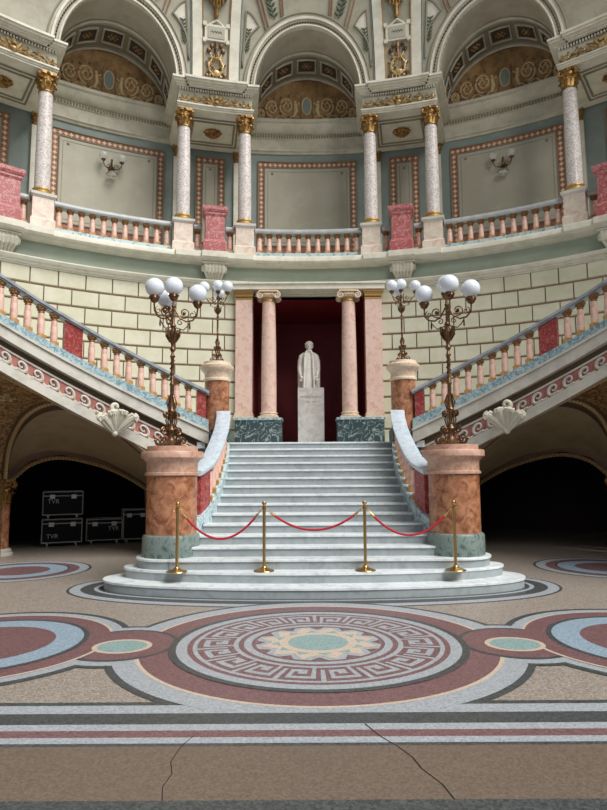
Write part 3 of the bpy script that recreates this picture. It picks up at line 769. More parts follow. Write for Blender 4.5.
# trophies over the pairs
for s_, pc in ((-1, -PC), (1, PC)):
    R0 = 10.42
    def q(p): z = 12.88+p[2]*1.1; return P(pc+math.degrees(p[0]/R0), RD(z)+p[1], z)
    t = Thing('trophy_relief', f'gilded lyre and ribbon relief above the {SIDE[s_]} pair of gallery columns', 'relief', P(pc, 10.4, 13.1))
    m = MB()
    for s in (-1, 1): m.tube([(s*.04, -.05, .22), (s*.17, -.06, .32), (s*.2, -.06, .5), (s*.1, -.06, .68), (s*.17, -.06, .82)], [.03, .04, .04, .03, .02], 7)
    m.tube([(-.2, -.06, .7), (.2, -.06, .7)], .025, 6)
    m.sphere((0, -.05, .3), .13, 12, sy=.4, sz=.75)
    for k in range(4): m.tube([(-.06+.04*k, -.08, .3), (-.06+.04*k, -.08, .7)], .007, 4)
    for k in range(12):
        b_ = 2*pi*k/12; m.tube([(.12*cos(b_), -.03, .45+.2*sin(b_)), (.22*cos(b_+.2), -.06, .45+.34*sin(b_+.2)), (.27*cos(b_+.35), -.04, .45+.4*sin(b_+.35))], [.02, .032, .006], 5)
    m.xf(q); t.part('lyre', m, 'goldr', True)
    m = MB()
    for k, (x, y, r) in enumerate(((-.2, .9, .07), (.2, .9, .07), (-.12, 1.02, .06), (.14, 1.04, .06), (0, .95, .07), (-.25, .2, .06), (.25, .25, .06), (0, .05, .06))): m.sphere((x, -.05, y), r, 8, sy=.5)
    m.tube([(-.28, -.04, .1), (.28, -.04, .55)], .022, 6); m.tube([(.28, -.04, .12), (-.28, -.04, .6)], .022, 6)
    m.tube([(0, -.05, .72), (0, -.05, 1.1)], .04, 6)
    m.xf(q); t.part('ribbons_and_flowers', m, 'bronze', True)
    t = Thing('framed_tablet', f'small cream tablet frame above the {SIDE[s_]} lyre relief', 'relief', P(pc, 10.4, 14.1))
    m = MB(); m.box(-.33, .33, -.08, 0, 1.14, 1.56); m.tube([(-.2, -.05, 1.56), (0, -.05, 1.7), (.2, -.05, 1.56)], .03, 6)
    for x in (-.33, .33):
        for z in (1.14, 1.56): m.box(x-.05, x+.05, -.1, 0, z-.05, z+.05)
    m.xf(q); t.part('frame', m, 'cream2', True)
    m = MB(); m.box(-.24, .24, -.10, -.07, 1.2, 1.5); m.xf(q); t.part('field', m, 'olive', True)
    m = MB()
    for x in (-.12, -.04, .04, .12): m.tube([(x-.04, -.105, 1.35), (x, -.105, 1.39), (x+.04, -.105, 1.33)], .01, 4)
    m.xf(q); t.part('ornament', m, 'soffitd', True)
    t = Thing('gilded_pendant', f'gilded leaf pendant above the {SIDE[s_]} tablet at the top edge of the photo', 'relief', P(pc, 10.3, 14.8))
    m = MB()
    for k in range(9):
        x = (k-4)*.08; m.tube([(x*.4, -.05, 2.7), (x, -.12, 2.3), (x*1.1, -.1, 2.0+.02*(k-4)**2)], [.05, .06, .02], 6)
    m.tube([(0, -.06, 1.72), (0, -.06, 1.82), (0, -.08, 1.92), (0, -.08, 2.05)], [.03, .07, .05, .1], 8)
    m.xf(q); t.part('leaves', m, 'gold', True)

# ------------------------------------------------------------------ BALUSTERS
BH = .6
def baluster_protos():
    m = MB(); m.lathe([(.056, .07), (.066, .1), (.07, .2), (.066, .32), (.057, .42), (.053, .47)], 14)
    sh = m.build('baluster', 'pink', smooth=60)
    m = MB(); m.lathe([(.05, .465), (.066, .475), (.06, .49), (.058, .5), (.075, .535), (.09, .56)], 12); m.box(-.08, .08, -.08, .08, .56, .60)
    for k in range(8): t = k*pi/4; m.sphere((.07*cos(t), .07*sin(t), .53), .02, 5)
    cp = m.build('baluster_capital', 'balcap', sh)
    m = MB(); m.box(-.078, .078, -.078, .078, 0, .075); m.lathe([(.07, .075), (.072, .09), (.055, .1)], 12)
    bs = m.build('baluster_base', 'balgold', sh)
    return sh
BAL = baluster_protos(); BKIDS = kids(BAL); BALUSED = [False]
def add_baluster(parent, loc, porg, h, rz, tall=False):
    if not BALUSED[0]: b = BAL; ch = BKIDS; BALUSED[0] = True
    else:
        b = BAL.copy(); COL.objects.link(b); ch = []
        for k in BKIDS: c = k.copy(); COL.objects.link(c); c.parent = b
    b.parent = parent; b.location = (loc[0]-porg[0], loc[1]-porg[1], loc[2]-porg[2]); b.rotation_euler = (0, 0, rz); b.scale = (1, 1, h/BH)
def gallery_balustrade(a0, a1, n, label):
    c = (a0+a1)/2; org = P(c, 10.5, 7.75)
    t = Thing('gallery_balustrade', label, 'balustrade', org, 0, 'gallery balustrades')
    m = MB(); m.sweep([(10.38, 7.73), (10.38, 7.96), (10.62, 7.96), (10.62, 7.73)], a0, a1); t.part('plinth', m, 'blueplinth', True)
    m = MB(); m.sweep([(10.39, 8.52), (10.37, 8.55), (10.37, 8.60), (10.41, 8.66), (10.59, 8.66), (10.63, 8.60), (10.63, 8.55), (10.61, 8.52)], a0, a1); t.part('handrail', m, 'railg', True)
    for i in range(n):
        a = a0+(a1-a0)*(i+.5)/n; add_baluster(t.o, P(a, 10.5, 7.96), org, .565, -RA(a))
PW = 1.55
gallery_balustrade(-PC+OFF+PW, PC-OFF-PW, 11, 'gallery balustrade of pink balusters in the central bay')
for s in (-1, 1):
    x0, x1 = PC+OFF+PW, 3*PC-OFF-PW
    gallery_balustrade(min(s*x0, s*x1), max(s*x0, s*x1), 11, f'gallery balustrade of pink balusters in the {SIDE[s]} bay')
    for e in (-1, 1):
        a, b = sorted((s*PC+e*(OFF-PW), s*PC+e*1.78))
        gallery_balustrade(a, b, 1, f"short gallery balustrade on the {'left' if e < 0 else 'right'} of the {SIDE[s]} rose marble pedestal")
    a, b = sorted((s*(3*PC-OFF+PW), s*(3*PC-1.78)))
    gallery_balustrade(a, b, 1, f"short gallery balustrade beside the last pedestal at the {SIDE[s]} edge of the photo")

# ------------------------------------------------------------------ MAIN STAIRCASE
RI, D0, TR = .1524, 8.5, .311
WT = [(9.5, 2.0), (10.1, 1.98), (10.37, 1.84), (10.68, 1.735), (11.0, 1.69), (11.6, 1.67), (12.3, 1.675), (12.9, 1.72), (13.3, 1.78), (13.6, 1.84)]
def wst(y): return interp(WT, y)
ms = Thing('main_staircase', 'broad grey white marble staircase rising to the doorway with the statue', 'staircase', (0, 8.7, 0))
def slab(pts, z0, z1, extra=None, nose=.02):
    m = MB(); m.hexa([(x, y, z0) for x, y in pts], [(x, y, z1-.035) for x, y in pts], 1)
    cx, cy = 0, sum(p[1] for p in pts)/len(pts)
    up = []
    for x, y in pts:
        d = math.hypot(x-cx, y-cy) or 1; up.append((x+(x-cx)/d*nose, y+(y-cy)/d*nose))
    m.hexa([(x, y, z1-.035) for x, y in up], [(x, y, z1-.006) for x, y in up]); 
    m.hexa([(x, y, z1-.006) for x, y in up], [(x-(x-cx)*.002, y-(y-cy)*.002, z1) for x, y in up])
    return m
PX, PY = 2.29, 9.97
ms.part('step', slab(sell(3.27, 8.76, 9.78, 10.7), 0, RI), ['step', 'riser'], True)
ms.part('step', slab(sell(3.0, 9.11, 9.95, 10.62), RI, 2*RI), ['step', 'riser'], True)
for i in range(3, 17):
    y0 = D0+i*TR; y1 = D0+(i+1)*TR+.05; z0, z1 = RI*(i-1), RI*i
    m = MB()
    ks = 6
    xs = [(wst(y0+(y1-y0)*k/ks), y0+(y1-y0)*k/ks) for k in range(ks+1)]
    if i == 3: xs = [(PX-.1, y0), (PX-.1, y1+.4)]
    if i in (4, 5): xs = [(1.98, y0), (1.98, y1)]
    if i == 16: xs = [(wst(y0), y0), (wst(y1-.05), y1-.05)]
    pts = [(x, y) for x, y in xs]+[(-x, y) for x, y in xs[::-1]]
    lowz_ = z0 if i < 3 else z0-.08
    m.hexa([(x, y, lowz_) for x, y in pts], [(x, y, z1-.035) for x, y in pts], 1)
    pts2 = [(x, y-(.025 if y < y0+.01 else 0)) for x, y in pts]
    m.hexa([(x, y, z1-.035) for x, y in pts2], [(x, y, z1-.006) for x, y in pts2])
    m.hexa([(x, y, z1-.006) for x, y in pts2], [(x, y+(.006 if y < y0 else 0), z1) for x, y in pts2])
    if i == 3:
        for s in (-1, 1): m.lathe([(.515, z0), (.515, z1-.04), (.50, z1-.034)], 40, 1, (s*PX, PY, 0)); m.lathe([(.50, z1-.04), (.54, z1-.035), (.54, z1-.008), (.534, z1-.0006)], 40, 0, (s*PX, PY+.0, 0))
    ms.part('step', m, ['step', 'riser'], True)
# landing
m = MB(); pts = [(1.84, 13.73), (2.15, 13.2), P0(19, 7.5, 0)[:2], P0(19, 8.5, 0)[:2], P0(19, 10.2, 0)[:2]]
arc = [P(19-38*i/16, RW+.02, 0)[:2] for i in range(17)]
pp = [p for p in pts[:4]]+arc+[(-x, y) for x, y in pts[:4][::-1]]
m.hexa([(x, y, 2.30) for x, y in pp], [(x, y, RI*16) for x, y in pp]); m.box(-1.62, 1.62, 16.2, 19.5, 2.3, 2.437); ms.part('landing', m, 'step', True)
# side strings under the balusters
def zc(y): return .49*(y-D0)+.06
for s in (-1, 1):
    m = MB(); n = 24; ys = [10.2+(13.14-10.2)*i/n for i in range(n+1)]
    for y0, y1 in zip(ys, ys[1:]):
        def sec(y): x = wst(y)-.0; t_ = zc(y)+.09; return [(s*x, y, max(0, t_-.55)), (s*(x+.26), y, 0), (s*(x+.26), y, t_), (s*x, y, t_)]
        a_, b_ = sec(y0), sec(y1); m.add(a_+b_, [(j, j+4, (j+1) % 4+4, (j+1) % 4) for j in range(4)])
    a_ = sec(ys[-1]); m.add(a_, [(0, 1, 2, 3)])
    ms.part('side_string', m, 'blueplinth', True)
    # balustrade
    org = (s*1.9, 11.7, 1.2)
    bl = Thing('stair_balustrade', f'curved white marble rail on short balusters on the {SIDE[s]} side of the main staircase', 'balustrade', org, 0, 'balustrades of the main staircase')
    RZ = [(9.98, 1.70), (10.1, 1.74), (10.4, 1.84), (10.7, 1.95), (11, 2.07), (12, 2.53), (13.0, 3.02), (13.3, 3.17), (13.5, 3.25)]
    m = MB(); n = 30; ys = [10.30+(13.19-10.30)*i/n for i in range(n+1)]
    vs = []; prof = [(-.13, -.09), (-.15, -.05), (-.15, -.01), (-.13, 0), (.13, 0), (.15, -.01), (.15, -.05), (.13, -.09)]
    for y in ys:
        xc = wst(y)+.135; 
        for dx, dz in prof: vs.append((s*(xc+dx), y, interp(RZ, y)+dz))
    m.add(vs, [(i*8+j, i*8+8+j, i*8+8+(j+1) % 8, i*8+(j+1) % 8) for i in range(n) for j in range(8)]+[tuple(range(8)), tuple(n*8+j for j in range(8))])
    bl.part('handrail', m, 'railw', True)
    m = MB(); ys = [10.37, 10.5, 10.6, 10.7]
    for y0, y1 in zip(ys, ys[1:]):
        def sec(y): x = wst(y)+.05; return [(s*x, y, zc(y)+.07), (s*(x+.17), y, zc(y)+.07), (s*(x+.17), y, interp(RZ, y)-.08), (s*x, y, interp(RZ, y)-.08)]
        a_, b_ = sec(y0), sec(y1); m.add(a_+b_, [(j, j+4, (j+1) % 4+4, (j+1) % 4) for j in range(4)]+[(0, 1, 2, 3), (4, 5, 6, 7)])
    bl.part('end_panel', m, 'redmar', True)
    for k in range(9):
        y = 10.86+k*.275; z0 = zc(y)+.06; h = interp(RZ, y)-.07-z0
        add_baluster(bl.o, (s*(wst(y)+.13), y, z0), org, h, 0)

# ------------------------------------------------------------------ LAMP PEDESTALS
for s in (-1, 1):
    t = Thing('lamp_pedestal', f'large round orange marble pedestal at the {SIDE[s]} foot of the main staircase', 'pedestal', (s*PX, PY, 3*RI), 0, 'large lamp pedestals')
    m = MB(); m.lathe([(.455, 0), (.455, .30), (.44, .33), (.41, .345)], 48); t.part('base', m, 'ggreen')
    m = MB(); m.lathe([(.405, .34), (.405, 1.28)], 48); t.part('shaft', m, 'orange')
    m = MB(); m.lathe([(.405, 1.27), (.435, 1.275), (.435, 1.31), (.41, 1.325), (.41, 1.46), (.43, 1.50), (.47, 1.54), (.50, 1.555), (.50, 1.64), (.49, 1.655), (.41, 1.66), (.405, 1.74)], 48); t.part('cap', m, 'capst')
    t = Thing('small_lamp_pedestal', f'smaller round orange marble pedestal at the {SIDE[s]} top of the main staircase', 'pedestal', (s*2.08, 13.45, 16*RI), 0, 'small lamp pedestals')
    m = MB(); m.box(-.3, .3, -.3, .3, -.5, .26); t.part('base', m, 'dgreen')
    m = MB(); m.lathe([(.275, .26), (.275, 1.36)], 36); t.part('shaft', m, 'orange')
    m = MB(); m.lathe([(.27, 1.35), (.30, 1.36), (.30, 1.40), (.275, 1.43), (.28, 1.52), (.31, 1.57), (.36, 1.62), (.37, 1.64), (.37, 1.70), (.34, 1.72), (.31, 1.74), (.30, 1.79)], 36); t.part('cap', m, 'capcr')

# ------------------------------------------------------------------ CANDELABRA
def candelabrum(loc, label, k, gr, arms, group):
    t = Thing('candelabrum', label, 'lamp', loc, 0, group)
    H = 2.42*k
    m = MB()
    m.lathe([(.15*k, 0), (.15*k, .03*k), (.1*k, .06*k), (.06*k, .12*k), (.05*k, .2*k), (.075*k, .26*k), (.05*k, .32*k)], 16); m.box(-.12*k, .12*k, -.12*k, .12*k, 0, .02)
    t.part('base', m, 'bronze')
    m = MB()
    for q in range(4):
        b = q*pi/2+pi/4
        for r0, cx, cz, d in ((.09, .19, .09, 1), (.06, .13, .24, -1), (.05, .1, .5, 1)):
            pts = spiral((0, 0), r0*k, .012*k, -pi/2 if d > 0 else pi/2, (-pi/2 if d > 0 else pi/2)+2.7*pi*d, 22)
            m.tube([((cx*k+x)*cos(b), (cx*k+x)*sin(b), cz*k+z) for x, z in pts], .014*k, 6)
        m.tube([(.08*k*cos(b), .08*k*sin(b), .02*k), (.26*k*cos(b), .26*k*sin(b), .03*k), (.3*k*cos(b), .3*k*sin(b), .1*k)], [.02*k, .02*k, .008*k], 6)
        m.tube([(.05*k*cos(b), .05*k*sin(b), .25*k), (.10*k*cos(b), .1*k*sin(b), .4*k), (.05*k*cos(b), .05*k*sin(b), .56*k), (.09*k*cos(b), .09*k*sin(b), .68*k), (.04*k*cos(b), .04*k*sin(b), .8*k)], .012*k, 6)
    t.part('foot_scrolls', m, 'bronze')
    m = MB()
    pr = [(.045, .3), (.03, .36), (.045, .5), (.065, .56), (.04, .62), (.032, .75), (.03, .95), (.045, .98), (.028, 1.01), (.026, 1.4), (.045, 1.43), (.025, 1.46), (.022, 1.5), (.05, 1.54), (.028, 1.58), (.03, 1.62), (.07, 1.72), (.085, 1.80), (.06, 1.84), (.03, 1.88), (.05, 1.92), (.025, 1.97), (.022, 2.2), (.035, 2.24), (.02, 2.28), (.02, 2.42)]
    m.lathe([(r*k, z*k) for r, z in pr], 12)
    hp = [((.034*k)*cos(i*.7), .034*k*sin(i*.7), (1.02+.38*i/40)*k) for i in range(41)]; m.tube(hp, .008*k, 5)
    for q in range(6):
        b = q*pi/3; m.tube([(.05*k*cos(b), .05*k*sin(b), 1.66*k), (.1*k*cos(b), .1*k*sin(b), 1.76*k), (.11*k*cos(b), .11*k*sin(b), 1.88*k), (.13*k*cos(b), .13*k*sin(b), 1.86*k)], [.012*k, .022*k, .014*k, .004*k], 6)
    t.part('pole', m, 'bronze')
    m = MB(); m.sphere((0, 0, 0), gr, 24)
    m0 = MB(); m0.lathe([(.02*k, -.09*k), (.05*k, -.07*k), (.075*k, -.02*k), (.065*k, .03*k), (.05*k, .035*k)], 14)
    for q in range(8): m0.sphere((.07*k*cos(q*pi/4), .07*k*sin(q*pi/4), -.0*k), .018*k, 5)
    def globe_at(par, x, y, z):
        h = MB(); h.v = list(m0.v); h.f = m0.f; h.m = m0.m; h.xf(lambda p: (p[0]+x, p[1]+y, p[2]+z)); ho = t.part('lamp_holder', h, 'bronze', parent=par)
        g = MB(); g.v = list(m.v); g.f = m.f; g.m = m.m; g.xf(lambda p: (p[0]+x, p[1]+y, p[2]+z+.02*k+gr*.93)); t.part('globe', g, 'globe', parent=par)
    globe_at(t.o, 0, 0, H)
    for ang, ex in arms:
        b = rad(ang); L_ = ex*k; a = MB()
        def w_(r, z): return (r*cos(b), r*sin(b), z)
        a.tube([w_(.02*k, 2.2*k), w_(.10*k, 2.06*k), w_(.2*k, 2.0*k), w_(.30*k, 2.02*k), w_(.37*k, 2.1*k), w_(L_, 2.2*k), w_(L_, 2.27*k)], .014*k, 7)
        pts = spiral((0, 0), .09*k, .015*k, -pi*.6, pi*2, 24); a.tube([w_(.17*k+x, 2.14*k+z) for x, z in pts], .010*k, 6)
        pts = spiral((0, 0), .06*k, .012*k, pi*.4, -pi*2, 20); a.tube([w_(.30*k+x, 2.12*k+z) for x, z in pts], .008*k, 6)
        pts = spiral((0, 0), .05*k, .012*k, pi*.4, pi*2.6, 20); a.tube([w_(.11*k+x, 1.98*k+z) for x, z in pts], .009*k, 6)
        a.sphere(w_(.17*k, 2.14*k), .028*k, 8)
        a.tube([w_(.26*k, 2.0*k), w_(.26*k, 1.9*k), w_(.26*k, 1.86*k)], [.008*k, .016*k, .003*k], 6)
        a.tube([w_(.03*k, 1.9*k), w_(.16*k, 1.86*k), w_(.22*k, 1.92*k), w_(.26*k, 1.98*k)], .009*k, 6)
        ao = t.part('arm', a, 'bronze'); globe_at(ao, L_*cos(b), L_*sin(b), 2.31*k)
Zb = 3*RI+1.74; Zs = 16*RI+1.79
candelabrum((-PX-.03, PY, Zb), 'tall bronze lamp with white globes on the large left pedestal', 1.05, .155, ((8, .38), (232, .38), (120, .40)), 'bronze globe lamps on the large pedestals')
candelabrum((PX-.02, PY, Zb), 'tall bronze lamp with white globes on the large right pedestal', 1.05, .155, ((-18, .38), (150, .37), (-96, .36)), 'bronze globe lamps on the large pedestals')
candelabrum((-2.08, 13.45, Zs), 'small bronze lamp with white globes on the left pedestal at the top of the staircase', .68, .128, ((-35, .42), (205, .48), (95, .42)), 'bronze globe lamps at the top of the staircase')
candelabrum((2.08, 13.45, Zs), 'small bronze lamp with white globes on the right pedestal at the top of the staircase', .68, .128, ((-25, .48), (215, .42), (95, .42)), 'bronze globe lamps at the top of the staircase')

# ------------------------------------------------------------------ CURVED SIDE FLIGHTS
A0, A1 = 17.2, 62
def zrail(a): return 2.559+.058*abs(a)
def zpl(a): return 1.965+.0552*abs(a)
def zbb(a): return .569+.063*abs(a)
def zfr(a, f): return zpl(a)+(zbb(a)-zpl(a))*f
FRONT = [(25.5, 7.62, 2.02), (27.2, 7.62, 2.19), (31.1, 7.62, 2.62), (34.2, 7.62, 2.96), (37.0, 7.7, 3.16), (39.7, 7.82, 3.22), (41.8, 8.1, 3.16), (42.8, 8.5, 3.0), (43.1, 8.9, 2.78), (43.1, 9.4, 2.35), (42.4, 9.9, 1.72)]
BANDA = [25.5, 27.4, 31.2, 35, 39, 43, 46, 48.5, 51, 54, 58]
def resample(p, n):
    d = [0]
    for a, b in zip(p, p[1:]): d.append(d[-1]+(Vector(b)-Vector(a)).length)
    out = []
    for i in range(n+1):
        t = d[-1]*i/n; j = 0
        while j < len(d)-2 and d[j+1] < t: j += 1
        f = (t-d[j])/(d[j+1]-d[j]); out.append(Vector(p[j]).lerp(Vector(p[j+1]), f))
    return out
def smoothp(p, it=2):
    for _ in range(it):
        q = [p[0]]
        for a, b in zip(p, p[1:]): q += [a*.75+b*.25, a*.25+b*.75]
        q.append(p[-1]); p = q
    return p
for s in (-1, 1):
    side = SIDE[s]
    org = P0(s*30, 8, 0)
    t = Thing('curved_side_staircase', f'curved side staircase climbing the wall to the {side} with a scroll frieze on its side', 'staircase', org)
    hs = lambda m, R0, R1, f0, f1, mm=0, aa=A0, ab=A1: m.hsweep(R0, R1, lambda a: zfr(a, f0), lambda a: zfr(a, f1), s*aa, s*ab, 1.5, mm)
    m = MB(); hs(m, 7.44, 7.75, .18, .42); hs(m, 7.40, 7.75, .165, .21); t.part('upper_string', m, 'stringw', True)
    m = MB(); hs(m, 7.60, 7.75, .42, .56); t.part('recess_shade_band', m, 'soffitd', True)  # dark brown stands in for the shadow under the projecting string
    m = MB(); hs(m, 7.585, 7.75, .55, .82); t.part('scroll_band', m, 'pinkband', True)
    m = MB(); hs(m, 7.54, 7.75, .81, 1.0); hs(m, 7.56, 7.75, .535, .57); t.part('lower_string', m, 'stringw', True)
    # running scroll
    m = MB(); m2 = MB(); aw = 2.3; nW = int((A1-A0)/aw)
    for k in range(nW):
        ac = A0+1.2+k*aw
        h = (zfr(ac, .56)-zfr(ac, .81)); r = h*.48; ang = math.atan(.058/rad(1)/7.58)
        def w_(x, z, o=.018): 
            a = ac+math.degrees(x/7.585); return P0(s*a, 7.58-o, zfr(a, .685)+z)
        # scroll: spiral then a wave to next
        pts = spiral((0, 0), .12*r, r*.95, 0, -pi*2.6-.3, 30)
        m.tube([w_(-x, z) for x, z in pts], [.012+.026*i/30 for i in range(31)], 5)
        e = pts[-1]; m.tube([w_(-e[0], e[1]), w_(-e[0]+.05, -r*1.0), w_(-e[0]+.13, -r*.85)], [.038, .034, .02], 5)
        m2.add([w_(.13, -r*1.0, .008), w_(.21, -r*1.0, .008), w_(.18, -r*.2, .008)], [(0, 1, 2)])
    t.part('running_scroll', m, 'stringw', True); t.part('scroll_infill', m2, 'balgold', True)
    # steps (top side)
    m = MB(); na = 17; da = (A1-A0-1)/na
    for k in range(na):
        a = A0+1+k*da; z1 = zpl(a)-.1
        m.hsweep(7.74, 10.42, lambda q: z1, lambda q: z1-.4, s*a, s*(a+da), 1.5)
    t.part('steps', m, 'step', True)
    # spandrel + arch
    fr = smoothp([Vector(P0(s*a, R, z)) for a, R, z in FRONT]); fr = resample(fr, 48)
    bb = resample([Vector(P0(s*a, 7.62, zbb(a)+.01)) for a in BANDA], 48)
    m = MB(); vs = []
    for i in range(49):
        for j in range(5): vs.append(bb[i].lerp(fr[i], j/4))
    m.add(vs, [(i*5+j, i*5+5+j, i*5+6+j, i*5+1+j) for i in range(48) for j in range(4)])
    # unseen closing surfaces added beyond the column to keep light out
    m.add([bb[48], fr[48], (fr[48].x, fr[48].y, 0), Vector(P0(s*58, 7.62, 0))], [(0, 1, 2, 3)])
    m.add([bb[48], Vector(P0(s*58, 7.62, 0)), Vector(P0(s*70, 7.62, 0)), Vector(P0(s*70, 7.62, 4.9))], [(0, 1, 2, 3)])
    t.part('spandrel', m, 'spandrel', True)
    bk0 = [resample(smoothp([Vector(P(s*a, Rq, z)) for a, z in ((22.6, 1.28), (23.6, 1.38), (26.5, 1.72), (29.8, 1.98), (35.0, 2.2), (38.6, 2.03), (40.7, 1.66))]), 48) for Rq in (10.38, 10.82)]; bk = bk0[1]
    m = MB(); vs = []
    for i in range(49):
        for j in range(9): vs.append(fr[i].lerp(bk[i], j/8)+Vector((0, 0, .12*sin(pi*j/8))))
    fs = [(i*9+j, i*9+9+j, i*9+10+j, i*9+1+j) for i in range(48) for j in range(8)]
    m.add(vs, fs, 0)
    for i in range(48):
        for j in (0, 7): m.m[i*8+j] = 1
    t.part('arch_soffit', m, ['soffit', 'soffitd'], True)
    def lerpc(f, dz=0): return [fr[i].lerp(bk[i], f)+Vector((0, 0, dz+.12*sin(pi*f))) for i in range(49)]
    m = MB(); m.tube(lerpc(.0), .075, 8); m.tube(lerpc(.12), .035, 6); t.part('arch_moulding', m, 'soffitd', True)
    def rope(pts, r, n):
        mm = MB(); pp = resample([Vector(p) for p in pts], n)
        mm.tube(pp, [r*(1.25 if i % 2 else .75) for i in range(n+1)], 6); return mm
    t.part('rope_moulding', rope([p.lerp(fr[i], .08)+(Vector((0, 6, p.z))-p).normalized()*.04 for i, p in enumerate(bb)][:40], .035, 150), 'rope', True)
    t.part('arch_rope', rope([p+(Vector((0, 0, -.04)))+(Vector((0, 6, p.z))-p).normalized()*.07 for p in fr[10:]], .04, 110), 'rope', True)
    t.part('rear_arch_rope', rope([p+(Vector((0, 6, p.z))-p).normalized()*.06 for p in bk0[0]], .045, 90), 'rope', True)
    # lower end of the spandrel: closes against the staircase
    m = MB(); m.add([P0(s*25.5, 7.62, zbb(25.5)), P0(s*25.5, 7.62, 0), P0(s*17.5, 7.62, 0), P0(s*17.5, 7.62, zbb(17.5))], [(0, 1, 2, 3)])
    m.add([P0(s*25.5, 7.62, zbb(25.5)), P0(s*25.5, 7.62, 0), P(s*23, 10.82, 0), P(s*23, 10.82, 1.5)], [(0, 1, 2, 3)])
    t.part('end_wall', m, 'soffit', True)
    # shell in the spandrel
    m = MB(); c0 = bb[34].lerp(fr[34], .5)
    n_ = (Vector((0, 6, c0.z))-c0).normalized(); ux = Vector((0, 0, 1)).cross(n_).normalized()
    for k in range(9):
        b = pi*(k+.5)/9-.25*s; d = ux*cos(b)+Vector((0, 0, 1))*sin(b)
        m.tube([c0+n_*.05, c0+d*.13+n_*.09, c0+d*.24+n_*.06], [.02, .038, .02], 6)
    m.sphere(c0+n_*.07, .05, 8); t.part('shell', m, 'rope', True)
    # the balustrade of this flight
    borg = P0(s*35, 7.55, 4)
    bt = Thing('side_stair_balustrade', f'sloping balustrade of pink balusters on the curved staircase to the {side}', 'balustrade', borg, 0, 'balustrades of the curved side staircases')
    m = MB(); m.hsweep(7.47, 7.70, lambda a: zpl(a), lambda a: zfr(a, .17), s*A0, s*A1); bt.part('plinth', m, 'green', True)
    m = MB(); m.hsweep(7.44, 7.69, lambda a: zrail(a)-.02, lambda a: zrail(a)-.07, s*A0, s*A1); m.hsweep(7.47, 7.66, lambda a: zrail(a), lambda a: zrail(a)-.10, s*A0, s*A1); bt.part('handrail', m, 'rail', True)
    for a in [20.5+1.93*i for i in range(9)]+[41.6+1.93*i for i in range(9)]:
        z0 = zpl(a)-.02; h = zrail(a)-.075-z0
        add_baluster(bt.o, P0(s*a, 7.57, z0), borg, h, -s*rad(a))
    for a, mt in ((18.4, 'redmar'), (38.8, 'redmar'), (60.0, 'redmar')):
        hw = 1.35 if a > 20 else .75
        m = MB(); m.hsweep(7.51, 7.64, lambda q: zrail(q)-.09, lambda q: zpl(q)-.01, s*(a-hw), s*(a+hw)); bt.part('marble_panel', m, mt, True)
    # acanthus console
    ac = 32.3
    ct = Thing('acanthus_ornament', f'curled grey white acanthus ornament on the side of the {side} curved staircase', 'ornament', P0(s*ac, 7.5, zfr(ac, .85)), -rad(s*ac), 'acanthus ornaments on the curved staircases')
    m = MB()
    base = (0, -.08, -.2)
    for tx, tz, curl in ((-.31, .12, -1), (-.11, .23, 0), (.11, .24, 0), (.33, .14, 1)):
        tx *= -s
        for o, rr in ((-.05, 1.2), (.0, 1.65), (.05, 1.2)):
            L_ = math.hypot(tx, tz+.24); nx, nz = -(tz+.24)/L_*-1, -tx/L_
            ox, oz = o*(tz+.24)/L_, -o*tx/L_
            m.tube([(base[0]+ox*.3, base[1], base[2]+oz*.3), (tx*.35+ox, -.13-.02*rr, -.2+(tz+.2)*.4+oz), (tx*.75+ox*1.3, -.20-.02*rr, -.2+(tz+.2)*.8+oz*1.3), (tx+ox*1.2, -.25-.02*rr, tz+oz*1.2), (tx*1.06+ox, -.30, tz-.02+oz), (tx*1.02+ox*.8, -.31, tz-.08+oz*.8)], [.022, .034*rr, .040*rr, .038*rr, .032*rr, .016], 8)
        if curl:
            d_ = 1 if tx > 0 else -1
            pts = spiral((0, 0), .075, .012, pi*.5, pi*.5-d_*pi*2.4, 20)
            m.tube([(tx*1.02+x, -.24-.02*k/20, tz-.03+z) for k, (x, z) in enumerate(pts)], [.040-.012*k/20 for k in range(21)], 8)
    m.sphere(base, .065, 10)
    ct.part('leaves', m, 'cream2')
    m = MB(); pts = spiral((s*.02, .33), .1, .03, -pi*.4, -pi*.4+s*pi*1.7, 18); m.tube([(x, -.15, z) for x, z in pts], [.045-.012*k/18 for k in range(19)], 8)
    ct.part('curl', m, 'cream2')
    # column at the foot of the arch
    cl = Thing('arch_column', f'dark gilded column carrying the arch under the curved staircase at the {side} edge', 'column', P(s*42.3, 10.05, 0), -RA(s*42.3))
    m = MB(); m.lathe([(.30, 0), (.30, .05), (.26, .07), (.27, .11), (.22, .15)], 24); cl.part('base', m, 'stringw')
    m = MB(); m.lathe([(.20, .15), (.20, 1.12)], 24); cl.part('shaft', m, 'orange')
    m = acanthus_cap(.2, .55); m.xf(lambda p: (p[0], p[1], p[2]+1.12)); cl.part('capital', m, 'gold')

